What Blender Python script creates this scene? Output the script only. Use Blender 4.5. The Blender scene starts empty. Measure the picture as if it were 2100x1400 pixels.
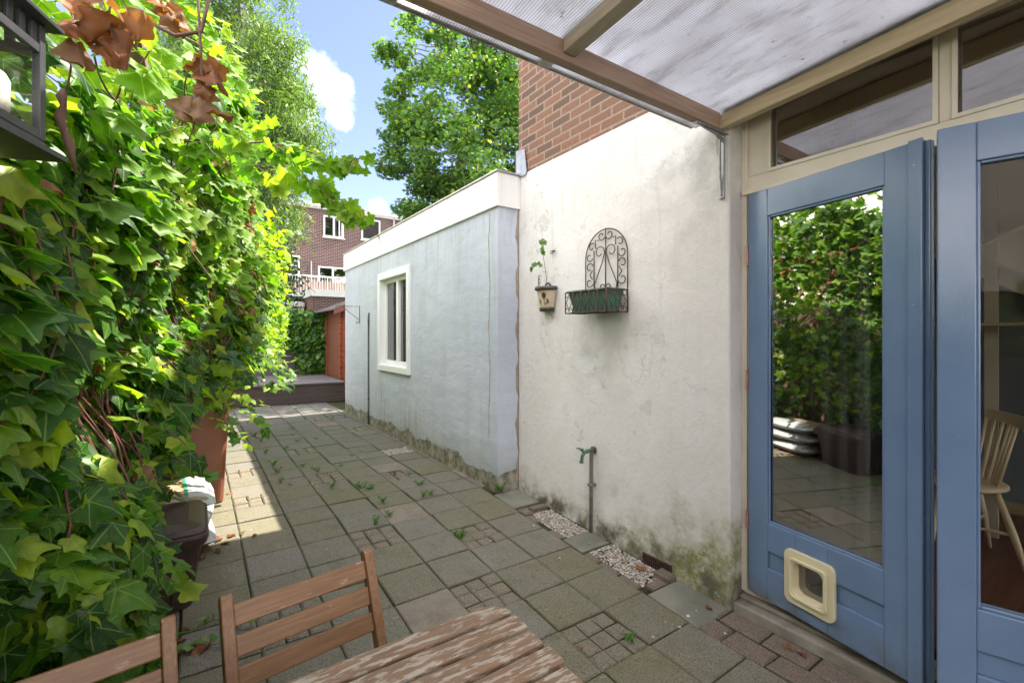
import bpy, math, random
import numpy as np
from mathutils import Vector, Matrix
R = random.Random(11)
NR = np.random.default_rng(7)
scn = bpy.context.scene
COL = scn.collection
rad = math.radians

# ------------------------------------------------------------------ frame of reference
# X: away from the garden wall into the house, Y: along the house wall towards the far end, Z up,
# eye height = 0, ground about 1.3 m below.
F = 950.0
TH = math.atan2(648, F); SN = math.sin(TH); CS = math.cos(TH)
def ray(x, y):
    u = (x-1050)/F; v = (687-y)/F
    return Vector((CS*u+SN, -SN*u+CS, v))
def onY(x, y, Y0): r = ray(x, y); return r*(Y0/r.y)
def onX(x, y, X0): r = ray(x, y); return r*(X0/r.x)
def atd(x, y, d): return ray(x, y)*d

def zg(y):                      # the paving falls slightly towards the house door
    if y < 1.2: return -1.375
    if y > 3.3: return -1.25
    t = (y-1.2)/2.1
    return -1.375 + .125*t

# ------------------------------------------------------------------ mesh building
class MB:
    def __init__(s): s.v = []; s.f = []
    def add(s, vs, fs):
        n = len(s.v); s.v += [tuple(p) for p in vs]; s.f += [tuple(n+i for i in f) for f in fs]
    def box(s, x0, y0, z0, x1, y1, z1, M=None):
        if x0 > x1: x0, x1 = x1, x0
        if y0 > y1: y0, y1 = y1, y0
        if z0 > z1: z0, z1 = z1, z0
        vs = [Vector(p) for p in ((x0,y0,z0),(x1,y0,z0),(x1,y1,z0),(x0,y1,z0),(x0,y0,z1),(x1,y0,z1),(x1,y1,z1),(x0,y1,z1))]
        if M: vs = [M@p for p in vs]
        s.add(vs, [(0,3,2,1),(4,5,6,7),(0,1,5,4),(1,2,6,5),(2,3,7,6),(3,0,4,7)])
        return s
    def beam(s, a, b, w, h, up=(0,0,1)):
        a = Vector(a); b = Vector(b); d = (b-a).normalized(); up = Vector(up)
        sx = d.cross(up).normalized(); uz = sx.cross(d)
        vs = []
        for p in (a, b):
            for i, j in ((-1,-1),(1,-1),(1,1),(-1,1)): vs.append(p+sx*(w/2*i)+uz*(h/2*j))
        s.add(vs, [(0,3,2,1),(4,5,6,7),(0,1,5,4),(1,2,6,5),(2,3,7,6),(3,0,4,7)])
        return s
    def tube(s, pts, r, n=8, cap=True):
        pts = [Vector(p) for p in pts]; m = len(pts)
        rs = r if isinstance(r, (list, tuple)) else [r]*m
        prev = None; vs = []
        for i, p in enumerate(pts):
            d = (pts[min(i+1, m-1)]-pts[max(i-1, 0)])
            if d.length < 1e-9: d = Vector((0,0,1))
            d.normalize()
            if prev is None:
                a = Vector((0,0,1)) if abs(d.z) < .9 else Vector((1,0,0))
                x = d.cross(a).normalized()
            else:
                x = (prev-d*prev.dot(d)).normalized()
            prev = x; y = d.cross(x)
            for k in range(n):
                t = 2*math.pi*k/n
                vs.append(p+x*(rs[i]*math.cos(t))+y*(rs[i]*math.sin(t)))
        fs = []
        for i in range(m-1):
            for k in range(n):
                k2 = (k+1) % n
                fs.append((i*n+k, i*n+k2, (i+1)*n+k2, (i+1)*n+k))
        if cap: fs.append(tuple(range(n-1, -1, -1))); fs.append(tuple((m-1)*n+k for k in range(n)))
        s.add(vs, fs); return s
    def lathe(s, prof, c=(0,0,0), n=24, a0=0, a1=2*math.pi):
        full = abs(a1-a0-2*math.pi) < 1e-6; k = n if full else n+1
        vs = []
        for r, z in prof:
            for i in range(k):
                t = a0+(a1-a0)*i/n
                vs.append((c[0]+r*math.cos(t), c[1]+r*math.sin(t), c[2]+z))
        fs = []
        for j in range(len(prof)-1):
            for i in range(n):
                i2 = (i+1) % k
                fs.append((j*k+i, j*k+i2, (j+1)*k+i2, (j+1)*k+i))
        s.add(vs, fs); return s
    def prism(s, poly, a0, a1, axis='x', M=None):
        n = len(poly); vs = []
        for a in (a0, a1):
            for (p, q) in poly:
                v = {'x': (a,p,q), 'y': (p,a,q), 'z': (p,q,a)}[axis]
                vs.append(M@Vector(v) if M else v)
        fs = [tuple(range(n-1,-1,-1)), tuple(range(n, 2*n))]
        for i in range(n):
            j = (i+1) % n; fs.append((i, j, n+j, n+i))
        s.add(vs, fs); return s
    def sphere(s, c, r, n=10, m=7, sc=(1,1,1)):
        vs = []; fs = []
        for j in range(m+1):
            ph = math.pi*j/m
            for i in range(n):
                t = 2*math.pi*i/n
                vs.append((c[0]+r*sc[0]*math.sin(ph)*math.cos(t), c[1]+r*sc[1]*math.sin(ph)*math.sin(t), c[2]-r*sc[2]*math.cos(ph)))
        for j in range(m):
            for i in range(n):
                i2 = (i+1) % n; fs.append((j*n+i, j*n+i2, (j+1)*n+i2, (j+1)*n+i))
        s.add(vs, fs); return s
    def build(s, name, mat, parent=None, smooth=False, bevel=0, local=False, seg=2):
        me = bpy.data.meshes.new(name)
        me.from_pydata(s.v, [], s.f); me.update()
        return link(name, me, mat, parent, smooth, bevel, local, seg)

def link(name, me, mat, parent=None, smooth=False, bevel=0, local=False, seg=2):
    import bmesh
    if bevel or smooth:
        bm = bmesh.new(); bm.from_mesh(me)
        bmesh.ops.recalc_face_normals(bm, faces=bm.faces); bm.to_mesh(me); bm.free()
    o = bpy.data.objects.new(name, me); COL.objects.link(o)
    if isinstance(mat, (list, tuple)):
        for m in mat: me.materials.append(m)
    elif mat: me.materials.append(mat)
    if smooth: me.polygons.foreach_set('use_smooth', [True]*len(me.polygons))
    if bevel:
        b = o.modifiers.new('b', 'BEVEL'); b.width = bevel; b.segments = seg; b.limit_method = 'ANGLE'; b.angle_limit = rad(35)
    if parent is not None:
        o.parent = parent
        if parent.type == 'EMPTY' and not local: o.location = -parent.location
    return o

def shear(o, k=.07):
    for v in o.data.vertices: v.co.z += k*(1.33-v.co.y)
    return o
def thing(name, label, cat, loc=(0,0,0), rz=0, group=None):
    o = bpy.data.objects.new(name, None); COL.objects.link(o)
    o.location = loc; o.rotation_euler = (0,0,rz); o.empty_display_size = .1
    o['label'] = label; o['category'] = cat
    if group: o['group'] = group
    return o
def tag(o, label, cat, group=None):
    o['label'] = label; o['category'] = cat
    if group: o['group'] = group
    return o
def kind(o, k): o['kind'] = k; return o
def dup(root, loc, rz=None, label=None, sc=None):
    r = root.copy(); COL.objects.link(r); r.location = loc
    if rz is not None: r.rotation_euler = (0,0,rz)
    if sc: r.scale = (sc,sc,sc)
    if label: r['label'] = label
    for ch in list(root.children):
        c = ch.copy(); COL.objects.link(c); c.parent = r
        for g in ch.children:
            d = g.copy(); COL.objects.link(d); d.parent = c
    return r

# ------------------------------------------------------------------ materials
class G:
    def __init__(s, name):
        s.m = bpy.data.materials.new(name); s.m.use_nodes = True
        s.nt = s.m.node_tree; s.b = s.nt.nodes['Principled BSDF']; s.o = s.nt.nodes['Material Output']
        s._p = None; s._o = None
    def n(s, t): return s.nt.nodes.new(t)
    def L(s, a, b): s.nt.links.new(a, b)
    def setin(s, sock, v):
        if v is None: return
        if hasattr(v, 'is_output') or isinstance(v, bpy.types.NodeSocket): s.L(v, sock)
        elif isinstance(v, (tuple, list)) and len(v) == 3 and sock.type == 'RGBA': sock.default_value = (*v, 1)
        else: sock.default_value = v
    def pos(s):
        if not s._p: s._p = s.n('ShaderNodeNewGeometry').outputs['Position']
        return s._p
    def obj(s):
        if not s._o: s._o = s.n('ShaderNodeTexCoord').outputs['Object']
        return s._o
    def xyz(s, v=None):
        q = s.n('ShaderNodeSeparateXYZ'); s.L(v or s.pos(), q.inputs[0]); return q.outputs
    def mp(s, v, sc=(1,1,1), loc=(0,0,0), rot=(0,0,0)):
        q = s.n('ShaderNodeMapping'); s.L(v, q.inputs[0]); q.inputs['Scale'].default_value = sc; q.inputs['Location'].default_value = loc; q.inputs['Rotation'].default_value = rot
        return q.outputs[0]
    def noise(s, sc, v=None, det=4, rough=.55, dist=0, out='Fac'):
        q = s.n('ShaderNodeTexNoise'); s.L(v or s.pos(), q.inputs['Vector']); q.inputs['Scale'].default_value = sc
        q.inputs['Detail'].default_value = det; q.inputs['Roughness'].default_value = rough; q.inputs['Distortion'].default_value = dist
        return q.outputs[out]
    def voro(s, sc, v=None, feat='F1', out='Distance', rnd=1):
        q = s.n('ShaderNodeTexVoronoi'); q.feature = feat; s.L(v or s.pos(), q.inputs['Vector']); q.inputs['Scale'].default_value = sc
        q.inputs['Randomness'].default_value = rnd
        return q.outputs[out]
    def ramp(s, f, st, interp='LINEAR'):
        q = s.n('ShaderNodeValToRGB'); s.setin(q.inputs[0], f); cr = q.color_ramp; cr.interpolation = interp
        while len(cr.elements) < len(st): cr.elements.new(.5)
        for e, (p, c) in zip(cr.elements, st):
            e.position = p
            if not isinstance(c, (tuple, list)): c = (c, c, c)
            e.color = (*c, 1)
        return q.outputs[0]
    def mr(s, f, a, b, c=0, d=1):
        q = s.n('ShaderNodeMapRange'); s.setin(q.inputs[0], f)
        for i, v in enumerate((a, b, c, d)): q.inputs[i+1].default_value = v
        return q.outputs[0]
    def mix(s, f, a, b, mode='MIX'):
        q = s.n('ShaderNodeMix'); q.data_type = 'RGBA'; q.blend_type = mode; s.setin(q.inputs[0], f); s.setin(q.inputs[6], a); s.setin(q.inputs[7], b)
        return q.outputs[2]
    def ma(s, op, a, b=None, c=None):
        q = s.n('ShaderNodeMath'); q.operation = op; s.setin(q.inputs[0], a); s.setin(q.inputs[1], b)
        if c is not None: s.setin(q.inputs[2], c)
        return q.outputs[0]
    def bump(s, h, st=.3, d=.01, n=None):
        q = s.n('ShaderNodeBump'); s.setin(q.inputs['Height'], h); q.inputs['Strength'].default_value = st; q.inputs['Distance'].default_value = d
        if n: s.L(n, q.inputs['Normal'])
        return q.outputs[0]
    def out(s, col=None, rough=.7, nrm=None, metal=0, spec=.5, trans=None):
        s.setin(s.b.inputs['Base Color'], col); s.setin(s.b.inputs['Roughness'], rough)
        s.b.inputs['Metallic'].default_value = metal; s.b.inputs['Specular IOR Level'].default_value = spec
        if nrm: s.L(nrm, s.b.inputs['Normal'])
        return s.m

def plain(name, col, rough=.6, var=.15, sc=6, bump=.1, metal=0, bsc=60, spec=.5):
    g = G(name); n = g.noise(sc, g.obj(), 5)
    c = g.mix(g.mr(n, .3, .7), tuple(x*(1-var) for x in col), tuple(min(1, x*(1+var)) for x in col))
    return g.out(c, rough, g.bump(g.noise(bsc, g.obj(), 4), bump, .004), metal, spec)

def wood(name, base, dark, axis=0, sc=1.0, rough=.6, worn=None, wornth=.55):
    g = G(name); s3 = [22*sc]*3; s3[axis] = 1.2*sc
    v = g.mp(g.obj(), tuple(s3))
    n = g.noise(3, v, 6, .6, .6)
    s4 = [90*sc]*3; s4[axis] = 3*sc
    n2 = g.noise(2.5, g.mp(g.obj(), tuple(s4)), 3)
    c = g.mix(g.mr(n, .3, .72), dark, base)
    c = g.mix(g.mr(n2, .35, .75, 0, .45), c, tuple(x*.55 for x in dark))
    if worn:
        s5 = [14*sc]*3; s5[axis] = 2.6*sc
        w = g.noise(2.2, g.mp(g.obj(), tuple(s5)), 9, .68)
        wm = g.mr(w, wornth, wornth+.035)
        n3 = g.noise(3, g.mp(g.obj(), tuple(s4)), 4)
        c = g.mix(wm, c, g.mix(g.mr(n3, .3, .7), tuple(x*.62 for x in worn), worn))
    return g.out(c, rough, g.bump(n2, .35, .002))

def brick(name, c1, c2, mortar, bw=.22, bh=.062, swap='x', dark=(.09,.06,.05), mort=.011):
    """swap='x': wall lies in the YZ plane, 'y': in the XZ plane"""
    g = G(name); x = g.xyz()
    cb = g.n('ShaderNodeCombineXYZ')
    if swap == 'x': g.L(x[1], cb.inputs[0])
    else: g.L(x[0], cb.inputs[0])
    g.L(x[2], cb.inputs[1])
    wob = g.noise(9, None, 3, out='Color')
    v = g.n('ShaderNodeVectorMath'); v.operation = 'MULTIPLY_ADD'; g.L(wob, v.inputs[0]); v.inputs[1].default_value = (.006,.006,0); g.L(cb.outputs[0], v.inputs[2])
    t = g.n('ShaderNodeTexBrick'); g.L(v.outputs[0], t.inputs['Vector'])
    t.inputs['Scale'].default_value = 1; t.inputs['Mortar Size'].default_value = mort; t.inputs['Mortar Smooth'].default_value = .25
    t.inputs['Brick Width'].default_value = bw; t.inputs['Row Height'].default_value = bh; t.inputs['Bias'].default_value = -.1
    t.inputs['Color1'].default_value = (*c1,1); t.inputs['Color2'].default_value = (*c2,1); t.inputs['Mortar'].default_value = (*mortar,1)
    big = g.noise(.9, None, 3)
    # per brick variation: snap coordinates to the brick grid through a second offset brick texture
    t2 = g.n('ShaderNodeTexBrick'); g.L(v.outputs[0], t2.inputs['Vector'])
    for k in ('Scale','Mortar Size','Mortar Smooth','Brick Width','Row Height'): t2.inputs[k].default_value = t.inputs[k].default_value
    t2.inputs['Bias'].default_value = 0
    t2.inputs['Color1'].default_value = (0,0,0,1); t2.inputs['Color2'].default_value = (1,1,1,1); t2.inputs['Mortar'].default_value = (.5,.5,.5,1)
    h = g.mr(t2.outputs['Color'], .62, .95, 0, .75)
    c = g.mix(g.ma('MULTIPLY', h, g.ma('SUBTRACT', 1, t.outputs['Fac'])), t.outputs['Color'], dark)
    sp = g.noise(60, None, 5)
    c = g.mix(g.mr(sp, .4, .8, 0, .5), c, tuple(a*.5 for a in c1))
    c = g.mix(g.mr(big, .35, .75, 0, .35), c, tuple(a*.8+.04 for a in c2))
    hh = g.ma('ADD', g.ma('MULTIPLY', g.ma('SUBTRACT', 1, t.outputs['Fac']), .6), g.ma('MULTIPLY', sp, .25))
    return g.out(c, .85, g.bump(hh, .7, .012), spec=.2)

def leafmat(name, stops, veins=True, trans=.4, rough=.4, vcol=(.35,.5,.12), tcol=1.5, holes=False):
    g = G(name)
    geo = g.n('ShaderNodeNewGeometry')
    rnd = geo.outputs['Random Per Island']
    c = g.ramp(rnd, stops)
    n = g.noise(35, None, 3)
    c = g.mix(g.mr(n, .35, .75, 0, .45), c, tuple(x*.6 for x in stops[0][1]))
    c = g.mix(g.mr(g.noise(90, None, 4, .7), .55, .8, 0, .4), c, stops[-1][1])
    nrm = None
    if veins:
        uv = g.n('ShaderNodeUVMap').outputs[0]
        q = g.n('ShaderNodeSeparateXYZ'); g.L(uv, q.inputs[0])
        x = g.ma('SUBTRACT', q.outputs[0], .5); y = g.ma('SUBTRACT', q.outputs[1], .3)
        ang = g.ma('ARCTAN2', x, y)
        r = g.ma('SQRT', g.ma('ADD', g.ma('MULTIPLY', x, x), g.ma('MULTIPLY', y, y)))
        d = g.ma('MULTIPLY', g.ma('ABSOLUTE', g.ma('SINE', g.ma('MULTIPLY', ang, 2.9))), r)
        w = g.mr(d, .006, .03, 1, 0)
        c = g.mix(g.ma('MULTIPLY', w, .75), c, vcol)
        nrm = g.bump(w, .35, .003)
    g.out(c, rough, nrm, spec=.42)
    tr = g.n('ShaderNodeBsdfTranslucent')
    tc = g.mix(1, c, (tcol*1.05, tcol*1.1, tcol*.35), 'MULTIPLY'); g.L(tc, tr.inputs[0])
    ms = g.n('ShaderNodeMixShader'); ms.inputs[0].default_value = trans
    g.L(g.b.outputs[0], ms.inputs[1]); g.L(tr.outputs[0], ms.inputs[2]); g.L(ms.outputs[0], g.o.inputs[0])
    return g.m

def glassmat(name, refl=.14, tint=(.75,.78,.76), rough=.0, bl=.3):
    g = G(name)
    tr = g.n('ShaderNodeBsdfTransparent'); tr.inputs[0].default_value = (*tint,1)
    gl = g.n('ShaderNodeBsdfGlossy'); gl.inputs['Roughness'].default_value = rough; gl.inputs[0].default_value = (1,1,1,1)
    lw = g.n('ShaderNodeLayerWeight'); lw.inputs[0].default_value = bl
    f = g.mr(lw.outputs['Fresnel'], 0, 1, refl, 1)
    nb = g.bump(g.noise(1.3, None, 1), .02, .02); g.L(nb, gl.inputs['Normal'])
    ms = g.n('ShaderNodeMixShader'); g.L(f, ms.inputs[0]); g.L(tr.outputs[0], ms.inputs[1]); g.L(gl.outputs[0], ms.inputs[2])
    g.L(ms.outputs[0], g.o.inputs[0]); return g.m

def m_white():
    g = G('white stucco'); x = g.xyz()
    n1 = g.noise(1.3, None, 5, .6); n2 = g.noise(6, None, 6, .65); n3 = g.noise(140, None, 4)
    c = g.mix(g.mr(n1, .35, .7), (.68,.64,.605), (.785,.76,.75))
    c = g.mix(g.mr(n2, .52, .75, 0, .35), c, (.55,.52,.47))
    # grey weathering high up near the canopy end
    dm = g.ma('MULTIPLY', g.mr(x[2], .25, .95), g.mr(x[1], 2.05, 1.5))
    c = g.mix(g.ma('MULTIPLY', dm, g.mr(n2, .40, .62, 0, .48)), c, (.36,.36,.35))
    # damp and algae rising from the ground, strongest near the door corner
    lim = g.ma('ADD', g.mr(x[1], 1.3, 2.1, -.84, -1.16), g.ma('MULTIPLY', g.ma('SUBTRACT', n2, .5), .75))
    lim = g.ma('ADD', lim, g.ma('MULTIPLY', g.ma('SUBTRACT', n1, .5), .35))
    a = g.mr(g.ma('SUBTRACT', lim, x[2]), -.12, .3)
    c = g.mix(g.ma('MULTIPLY', a, g.mr(g.noise(11, None, 6, .7), .3, .6, .35, .85)), c, (.30,.30,.16))
    a2 = g.mr(g.ma('SUBTRACT', g.ma('SUBTRACT', lim, .13), x[2]), -.03, .14)
    c = g.mix(g.ma('MULTIPLY', a2, g.mr(g.noise(14, None, 6, .7), .42, .6, .1, .9)), c, (.19,.19,.04))
    a3 = g.mr(g.ma('SUBTRACT', g.ma('ADD', g.ma('MULTIPLY', n2, .22), -1.32), x[2]), -.03, .06)
    c = g.mix(g.ma('MULTIPLY', a3, g.mr(n2, .4, .6)), c, (.12,.11,.075))
    # stains under planter
    st = g.ma('MULTIPLY', g.mr(g.ma('ABSOLUTE', g.ma('SUBTRACT', x[1], 2.2)), .1, .42, 1, 0), g.ma('MULTIPLY', g.mr(x[2], .18, .0), g.mr(x[2], -.5, -.1)))
    c = g.mix(g.ma('MULTIPLY', st, g.mr(n2, .35, .65, .1, .55)), c, (.42,.42,.33))
    # small chips of lost paint, edges of flakes
    fl = g.noise(2.6, None, 9, .66, .1)
    edge = g.mr(g.ma('ABSOLUTE', g.ma('SUBTRACT', fl, .57)), 0, .006, 1, 0)
    em = g.ma('MULTIPLY', edge, g.mr(g.noise(1.7, None, 2), .5, .62))
    c = g.mix(g.ma('MULTIPLY', em, .35), c, (.42,.40,.36))
    dr = g.noise(3, g.mp(g.pos(), (8,8,.5)), 6, .65)
    c = g.mix(g.ma('MULTIPLY', g.mr(dr, .56, .72, 0, .45), g.mr(x[2], -.3, .9, .15, 1)), c, (.46,.43,.38))
    cell = g.voro(5.5, g.mp(g.noise(3, None, 4, out='Color'), (1,1,1)), 'DISTANCE_TO_EDGE') if False else g.noise(4.3, None, 10, .72, .2)
    pk = g.ma('MULTIPLY', g.mr(cell, .605, .613), g.mr(n1, .42, .55))
    c = g.mix(g.ma('MULTIPLY', pk, .55), c, (.55,.53,.50))
    ch = g.mr(g.noise(7.5, None, 5, .7), .69, .70)
    c = g.mix(g.ma('MULTIPLY', ch, .7), c, (.46,.44,.36))
    h = g.ma('ADD', g.ma('MULTIPLY', n3, .35), g.ma('ADD', g.ma('MULTIPLY', g.noise(28, None, 4), .7), g.mr(fl, .565, .575, 0, .5)))
    h = g.ma('ADD', h, g.ma('MULTIPLY', n2, .8)); h = g.ma('SUBTRACT', h, g.ma('MULTIPLY', pk, .6))
    return g.out(c, .85, g.bump(h, .5, .011), spec=.25)

def m_blue_wall():
    g = G('pale blue render'); x = g.xyz()
    st = g.noise(1.0, g.mp(g.pos(), (7,7,.9)), 7, .6); st2 = g.noise(2.4, g.mp(g.pos(), (9,9,.7)), 5, .65)
    n1 = g.noise(1.1, None, 5, .6); n2 = g.noise(5, None, 7, .65)
    c = g.mix(g.mr(n1, .3, .7), (.435,.465,.53), (.525,.555,.62))
    c = g.mix(g.mr(st, .5, .75, 0, .5), c, (.36,.385,.39))
    c = g.mix(g.mr(n2, .55, .75, 0, .45), c, (.40,.43,.44))
    # grime streaks from the gutter board and below the window
    g1 = g.ma('MULTIPLY', g.mr(x[2], .2, 1.0), g.mr(st2, .52, .7, 0, .6))
    c = g.mix(g1, c, (.27,.30,.30))
    w = g.ma('MULTIPLY', g.mr(g.ma('ABSOLUTE', g.ma('SUBTRACT', x[1], 5.95)), .0, .35, 1, 0), g.mr(x[2], -.45, -.8, 0, 1))
    c = g.mix(g.ma('MULTIPLY', w, g.mr(st2, .4, .6, 0, .8)), c, (.22,.24,.21))
    w = g.ma('MULTIPLY', g.mr(g.ma('ABSOLUTE', g.ma('SUBTRACT', x[1], 4.9)), .0, .5, 1, 0), g.mr(x[2], -.7, -1.05, 0, 1))
    c = g.mix(g.ma('MULTIPLY', w, g.mr(st2, .4, .6, 0, .85)), c, (.25,.24,.20))
    # bare rendered plinth where the paint has gone
    lim = g.ma('ADD', -1.27, g.ma('MULTIPLY', g.noise(3.2, g.mp(g.pos(), (1,1,1.6)), 9, .62), .34))
    a = g.mr(g.ma('SUBTRACT', lim, x[2]), 0, .018)
    pl = g.mix(g.mr(g.noise(9, None, 6, .7), .4, .62), (.12,.115,.075), (.36,.33,.26))
    c = g.mix(g.mr(g.ma('SUBTRACT', lim, x[2]), -.2, 0, 0, .45), c, (.30,.31,.24))
    c = g.mix(a, c, pl)
    h = g.ma('ADD', g.ma('MULTIPLY', g.noise(90, None, 4), .25), g.ma('MULTIPLY', n2, .9))
    h = g.ma('SUBTRACT', h, g.ma('MULTIPLY', a, .8))
    h = g.ma('ADD', h, g.ma('MULTIPLY', g.noise(2.2, g.mp(g.pos(), (1,1,2.5)), 3), 1.6))
    return g.out(c, .8, g.bump(h, .6, .012), spec=.3)

def m_paving():
    g = G('concrete paving'); x = g.xyz()
    at = g.n('ShaderNodeAttribute'); at.attribute_name = 'tint'
    n1 = g.noise(1.6, None, 5, .6); n2 = g.noise(9, None, 6, .7); n3 = g.noise(150, None, 4, .7)
    grn = g.mix(g.mr(n1, .35, .7), (.178,.160,.092), (.19,.174,.128))
    c = g.mix(g.mr(at.outputs['Fac'], 0, 1), grn, (.205,.185,.155))
    c = g.mix(g.mr(n2, .5, .72, 0, .6), c, (.105,.11,.045))
    c = g.mix(g.mr(g.noise(4, None, 5, .7), .56, .75, 0, .5), c, (.26,.25,.24))
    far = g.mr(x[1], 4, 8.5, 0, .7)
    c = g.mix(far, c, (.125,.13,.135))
    c = g.mix(g.mr(n3, .44, .62, .0, .75), c, (.05,.05,.04))
    c = g.mix(g.mr(g.voro(260), .0, .28, .30, 0), c, (.5,.48,.44))
    def edge(o, x0, s):
        f = g.ma('FRACT', g.ma('DIVIDE', g.ma('SUBTRACT', o, x0), s)); return g.ma('MINIMUM', f, g.ma('SUBTRACT', 1, f))
    ed = g.ma('MINIMUM', edge(x[0], X0, SX), edge(x[1], Y0, SY))
    mo = g.ma('ADD', g.mr(ed, 0, .12, .30, 0), g.ma('MULTIPLY', g.noise(13, None, 7, .75), .62))
    c = g.mix(g.mr(mo, .50, .72, 0, .7), c, (.085,.09,.04))
    # single reddish slabs
    red = g.n('ShaderNodeAttribute'); red.attribute_name = 'red'
    c = g.mix(g.ma('MULTIPLY', red.outputs['Fac'], .6), c, g.mix(g.mr(n2, .4, .6), (.19,.13,.10), (.30,.25,.21)))
    h = g.ma('ADD', g.ma('MULTIPLY', n3, .8), g.ma('MULTIPLY', n2, .6))
    return g.out(c, .8, g.bump(h, .7, .006), spec=.3)

def m_soil():
    g = G('soil and moss'); n = g.noise(14, None, 6, .7); n2 = g.noise(70, None, 4)
    c = g.mix(g.mr(n, .42, .62), (.035,.03,.02), (.06,.075,.025))
    c = g.mix(g.mr(n2, .55, .8, 0, .6), c, (.16,.14,.11))
    return g.out(c, .95, g.bump(n2, .8, .01), spec=.1)

def m_poly():
    g = G('dirty twin wall sheet'); x = g.xyz()
    n1 = g.noise(1.7, None, 6, .7); n2 = g.noise(8, g.mp(g.pos(), (1.5,.38,1)), 9, .78)
    w = g.n('ShaderNodeTexWave'); w.wave_type = 'BANDS'; w.bands_direction = 'X'; g.L(g.pos(), w.inputs[0]); w.inputs['Scale'].default_value = 31.4/1.1; w.inputs['Distortion'].default_value = .15; w.inputs['Detail'].default_value = 1
    rib = g.mr(w.outputs['Fac'], .0, .30, 0, 1)
    c = g.mix(g.mr(n1, .35, .68), (.62,.62,.64), (.80,.81,.85))
    c = g.mix(g.mr(n2, .50, .70, 0, .6), c, (.22,.215,.19))
    c = g.mix(g.mr(g.noise(19, None, 3, .6), .66, .74, 0, .7), c, (.10,.10,.085))
    c = g.mix(g.ma('SUBTRACT', 1, rib), c, g.mix(1, c, (.48,.48,.49), 'MULTIPLY'))
    g.out(c, .35, g.bump(w.outputs['Fac'], .25, .002))
    tl = g.n('ShaderNodeBsdfTranslucent'); g.L(c, tl.inputs[0])
    tp = g.n('ShaderNodeBsdfTransparent'); g.L(c, tp.inputs[0])
    m1 = g.n('ShaderNodeMixShader'); m1.inputs[0].default_value = .85
    g.L(g.b.outputs[0], m1.inputs[1]); g.L(tl.outputs[0], m1.inputs[2])
    m2 = g.n('ShaderNodeMixShader'); m2.inputs[0].default_value = .12
    g.L(m1.outputs[0], m2.inputs[1]); g.L(tp.outputs[0], m2.inputs[2]); g.L(m2.outputs[0], g.o.inputs[0])
    return g.m

def m_door():
    g = G('gloss blue paint')
    n = g.noise(1, g.mp(g.obj(), (5,5,5)), 5); st = g.noise(3, g.mp(g.obj(), (120,120,5)), 4)
    c = g.mix(g.mr(n, .3, .7), (.13,.195,.325), (.155,.23,.365))
    c = g.mix(g.mr(st, .62, .8, 0, .35), c, (.20,.28,.40))
    c = g.mix(g.mr(g.noise(38, g.obj(), 3, .7), .735, .75, 0, .8), c, (.50,.52,.52))
    oz = g.xyz(g.obj())[2]
    c = g.mix(g.ma('MULTIPLY', g.mr(oz, .12, 0), g.mr(g.noise(14, g.obj(), 5), .4, .65, .1, .8)), c, (.12,.13,.12))
    return g.out(c, g.mr(g.noise(4, g.obj(), 3), .3, .7, .10, .2), g.bump(g.ma('ADD', st, g.noise(9, g.obj(), 3)), .14, .004), spec=.7)

M = {}
M['white'] = m_white(); M['bluewall'] = m_blue_wall(); X0, SX, Y0, SY = 1.085, .286, 2.19, .28
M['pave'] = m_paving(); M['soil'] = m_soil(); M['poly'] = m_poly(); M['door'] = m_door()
M['sett'] = None
M['brick'] = brick('house brick', (.26,.125,.082), (.175,.11,.075), (.34,.27,.22), bw=.20, bh=.064, mort=.008)
M['brickY'] = brick('house brick end', (.26,.125,.082), (.175,.11,.075), (.34,.27,.22), swap='y', bw=.20, bh=.064, mort=.008)
M['fbrick'] = brick('dark facade brick', (.13,.038,.030), (.05,.026,.028), (.30,.25,.235), swap='y', bw=.24, bh=.080, mort=.016, dark=(.03,.02,.025))
M['fbrickX'] = brick('annex side brick', (.20,.085,.06), (.13,.06,.05), (.30,.24,.22), swap='x', bw=.21, bh=.066, mort=.010)
M['cream'] = plain('cream paint', (.66,.60,.50), .45, .06, 5, .08)
M['creamdirt'] = plain('weathered cream paint', (.56,.47,.36), .5, .18, 7, .25)
M['trim'] = plain('white trim', (.60,.60,.60), .4, .05, 4, .05)
M['upvc'] = plain('white plastic frame', (.80,.80,.80), .3, .02, 4, .02)
M['alu'] = plain('dull aluminium', (.42,.40,.37), .45, .25, 20, .2, metal=.5)
M['galv'] = plain('galvanised steel', (.40,.41,.41), .4, .2, 25, .2, metal=.8)
M['lead'] = plain('lead sheet', (.30,.33,.38), .5, .25, 9, .4, metal=.3)
M['iron'] = plain('rusty iron', (.075,.04,.03), .6, .5, 40, .5)
M['darkiron'] = plain('dark lantern metal', (.05,.053,.058), .38, .2, 20, .15, spec=.5)
M['chair'] = wood('oiled hardwood', (.31,.158,.070), (.185,.088,.040), 0, 2.2, .45, (.45,.32,.21), .64)
M['chairz'] = wood('oiled hardwood upright', (.31,.158,.070), (.185,.088,.040), 2, 2.2, .45, (.45,.32,.21), .66)
M['table'] = wood('weathered table wood', (.27,.165,.095), (.165,.095,.055), 0, 2.6, .6, (.43,.355,.28), .515)
M['rafter'] = wood('rafter wood, flaking', (.47,.32,.23), (.31,.20,.14), 0, .8, .65, (.56,.47,.38), .66)
M['purlin'] = wood('purlin wood', (.50,.42,.32), (.36,.28,.20), 1, .8, .6, (.60,.54,.46), .6)
M['ledger'] = wood('ledger paint', (.62,.50,.32), (.52,.40,.25), 1, .5, .45)
M['deck'] = wood('weathered deck', (.21,.19,.195), (.10,.092,.095), 0, .8, .75)
M['deckf'] = wood('deck front board', (.16,.11,.10), (.08,.06,.055), 0, .8, .75)
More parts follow.
